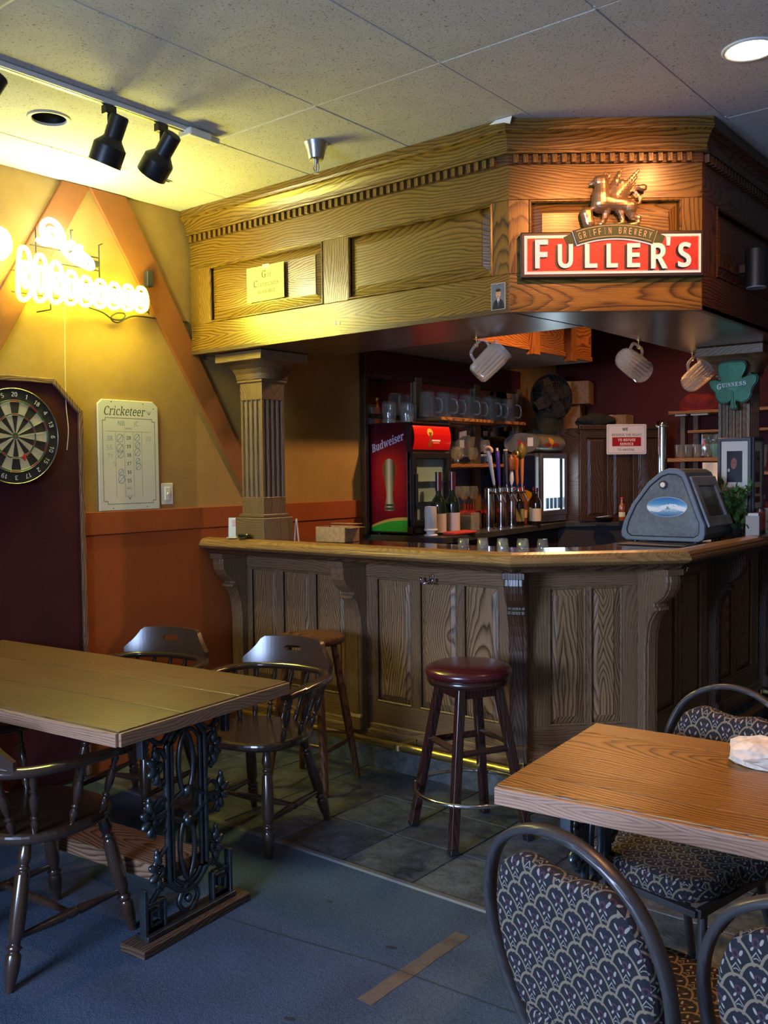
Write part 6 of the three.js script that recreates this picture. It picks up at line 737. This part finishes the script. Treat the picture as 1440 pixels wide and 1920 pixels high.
// potted plant
{ const t = thing('potted_plant', 'bushy green leafy plant in a dark pot by the framed portrait', 'plant', [2.475, BT, -1.762]); part(t, 'pot', [lathe([[0, 0], [0.034, 0], [0.046, 0.085], [0.042, 0.085], [0.032, 0.01], [0, 0.012]], 24)], M.black); part(t, 'soil', [cyl(0.045, 0.045, 0.004, 0, 0.074, 0, 18)], M.dark);
  const leafShape = new THREE.Shape(); leafShape.moveTo(0, 0); leafShape.quadraticCurveTo(0.013, 0.012, 0.011, 0.026); leafShape.quadraticCurveTo(0.008, 0.04, 0, 0.05); leafShape.quadraticCurveTo(-0.008, 0.04, -0.011, 0.026); leafShape.quadraticCurveTo(-0.013, 0.012, 0, 0); const lg = flat(new THREE.ShapeGeometry(leafShape, 3)); { const p = lg.attributes.position; for (let i = 0; i < p.count; i++) p.setZ(i, Math.abs(p.getX(i)) * 0.5 - p.getY(i) * p.getY(i) * 5); lg.computeVertexNormals(); }
  const lm = [M.leaf, mat([0.055, 0.17, 0.03], 0.45, { transmission: 0.3, side: THREE.DoubleSide }), mat([0.025, 0.085, 0.018], 0.5, { transmission: 0.3, side: THREE.DoubleSide }), mat([0.09, 0.15, 0.03], 0.5, { transmission: 0.3, side: THREE.DoubleSide })];
  for (let k = 0; k < 34; k++) { const a = rnd() * Math.PI * 2, up = 0.02 + 0.2 * rnd(), out = 0.04 + 0.08 * rnd(), dr = rnd() < 0.35 ? -0.11 : 0, s = V(0.015 * Math.cos(a), 0.075, 0.015 * Math.sin(a)), e = V(out * Math.cos(a), 0.085 + up + dr, 0.3 * out * Math.sin(a) + 0.01), m = s.clone().lerp(e, 0.5).add(V(0, 0.06, 0)), c = new THREE.QuadraticBezierCurve3(s, m, e); const st = part(t, 'stem', [flat(new THREE.TubeGeometry(c, 8, 0.0013, 4))], lm[2]);
    for (let j = 1; j <= 7; j++) { const p = c.getPoint(0.25 + 0.75 * j / 7), lf = part(st, 'leaf', lg, lm[Math.floor(rnd() * 4)]); lf.position.copy(p); lf.rotation.set(rnd() * 2.6 - 0.6, rnd() * 6.28, rnd() * 1.6 - 0.8); const sc = 0.7 + 0.6 * rnd(); lf.scale.setScalar(sc); } } }
{ const t = thing('napkin_box', 'white paper napkin box on the bar beside the plant pot', 'box', [2.575, BT, -1.745], 0.2); part(t, 'box', [box(0.07, 0.13, 0.06, 0, 0.065, 0)], mat([0.5, 0.42, 0.34], 0.8)); part(t, 'napkin', [box(0.06, 0.02, 0.045, 0, 0.135, 0)], M.paper); }
{ const t = thing('sauce_jar', 'red sauce jar with a black base next to the napkin box', 'jar', [2.585, BT, -1.84]); part(t, 'base', [cyl(0.026, 0.026, 0.05, 0, 0, 0, 20)], M.black); part(t, 'jar', [lathe([[0.025, 0.05], [0.026, 0.13], [0.02, 0.15], [0, 0.15]], 20)], mat([0.35, 0.04, 0.03], 0.3)); part(t, 'lid', [cyl(0.022, 0.022, 0.018, 0, 0.148, 0, 18)], M.barDark); }
{ const t = thing('paper_bag', 'small tan paper bag standing behind the red sauce jar', 'bag', [2.47, BT, -2.1], 0.4); part(t, 'bag', [extrude([[-0.035, 0], [0.035, 0], [0.038, 0.25], [0.025, 0.262], [0.01, 0.255], [-0.015, 0.265], [-0.036, 0.25]], 0.05, 0.004)], mat([0.42, 0.32, 0.16], 0.9)); }
{ const t = thing('table_card', 'narrow white card standing beside the red sauce jar', 'card', [2.6, BT, -1.925], 0.5); part(t, 'card', [box(0.035, 0.165, 0.03, 0, 0.0825, 0, 0.001)], M.white); part(t, 'print', [box(0.02, 0.012, 0.0006, 0, 0.09, 0.0154, 0), box(0.008, 0.01, 0.0006, -0.004, 0.05, 0.0154, 0)], M.grey); }
bottle('ketchup_bottle', 'bright red bottle at the end of the condiments on the bar', [2.49, BT, -2.19], 0.23, 0.03, mat([0.5, 0.01, 0.02], 0.3), { cap: M.white, lh: 0.25, label: M.bottleGreen });
{ const s = []; for (let i = 0; i <= 14; i++) { const u = i / 14; s.push([-0.026 - 0.004 * noise(u * 9, 3, 121), u * 0.51]); } for (let i = 14; i >= 0; i--) { const u = i / 14; s.push([0.024 + 0.006 * noise(u * 9, 8, 122), u * 0.51]); } const m = solo('floor_tape', [extrude(s, 0.0015, 0).rotateX(-Math.PI / 2)], grain([0.15, 0.125, 0.1], 0.4, grime, 0.25), 'worn brownish strip of tape stuck on the blue carpet', 'tape'); m.position.set(2.466, 0.0002, 1.435); }
// wall end of the bar
{ const c = (x, z, w, turn, label) => { const t = thing('menu_card', label, 'menu card', [x, BT, z], turn); part(t, 'sheet', [box(w, 0.135, 0.002, 0, 0.068, 0.012, 0).rotateX(-0.08), box(w, 0.135, 0.002, 0, 0.068, -0.012, 0).rotateX(0.08)], mat([0.62, 0.66, 0.8], 0.6)); part(t, 'print', [0, 1, 2, 3, 4].map((k) => box(w * 0.6, 0.003, 0.0006, 0.1 * w, 0.12 - k * 0.008, 0.0128, 0).rotateX(-0.08)), M.red); part(t, 'stand', [box(w + 0.006, 0.008, 0.05, 0, 0.004, 0)], M.labelPale); };
  c(0.13, -0.2, 0.07, 0.5, 'white menu card in the bar corner by the orange wall'); c(0.56, -0.27, 0.06, 2.25, 'white menu card seen edge-on past the fluted column'); }
{ const t = thing('ashtray', 'low dark glass ashtray at the foot of the fluted column', 'ashtray', [0.33, 1.1925, -0.088]); part(t, 'bowl', [lathe([[0, 0], [0.034, 0], [0.042, 0.02], [0.038, 0.022], [0.036, 0.006], [0, 0.006]], 24)], M.bottleGreen); }
{ const t = thing('coaster', 'pale square coaster beside the dark ashtray on the bar', 'coaster', [0.245, 1.1925, -0.088], 0.3); part(t, 'card', [box(0.06, 0.004, 0.06, 0, 0.002, 0, 0.001)], M.labelPale); }
{ const t = thing('cardboard_box', 'low open cardboard box on the bar top past the second menu card', 'box', [0.66, BT, -0.5], 0.1), w = 0.2, h = 0.085, d = 0.14; part(t, 'side', [box(w, h, 0.004, 0, h / 2, d / 2, 0), box(w, h, 0.004, 0, h / 2, -d / 2, 0), box(0.004, h, d, -w / 2, h / 2, 0, 0), box(0.004, h, d, w / 2, h / 2, 0, 0), box(w, 0.004, d, 0, 0.002, 0, 0)], M.card); part(t, 'flap', [box(w * 0.95, 0.003, 0.05, 0, h + 0.012, -d / 2 - 0.018, 0).rotateX(0.0), box(0.05, 0.003, d * 0.9, w / 2 + 0.022, h - 0.004, 0, 0)], M.card); }
for (let i = 0; i < 8; i++) glassThing('rocks_glass', `upturned small bar glass along the bar's inner edge, ${ord[i]} from the fluted column's side`, 'tumbler', 'glass', [1.50 + i * 0.052 + (i % 2) * 0.012, BT, -0.53 - (i % 2) * 0.068 - i * 0.012], i, 'upturned glasses on the bar\'s inner edge', 1).scale.set(0.82, 0.4, 0.82);
{ const t = thing('bar_mat', 'dark ribbed rubber bar mat under the game terminal', 'mat', [2.27, BT, -1.18]); part(t, 'mat', [box(0.36, 0.004, 0.2, 0, 0.002, 0, 0.001)], M.dark); }

scene.environment = null;
renderer.render(scene, camera);
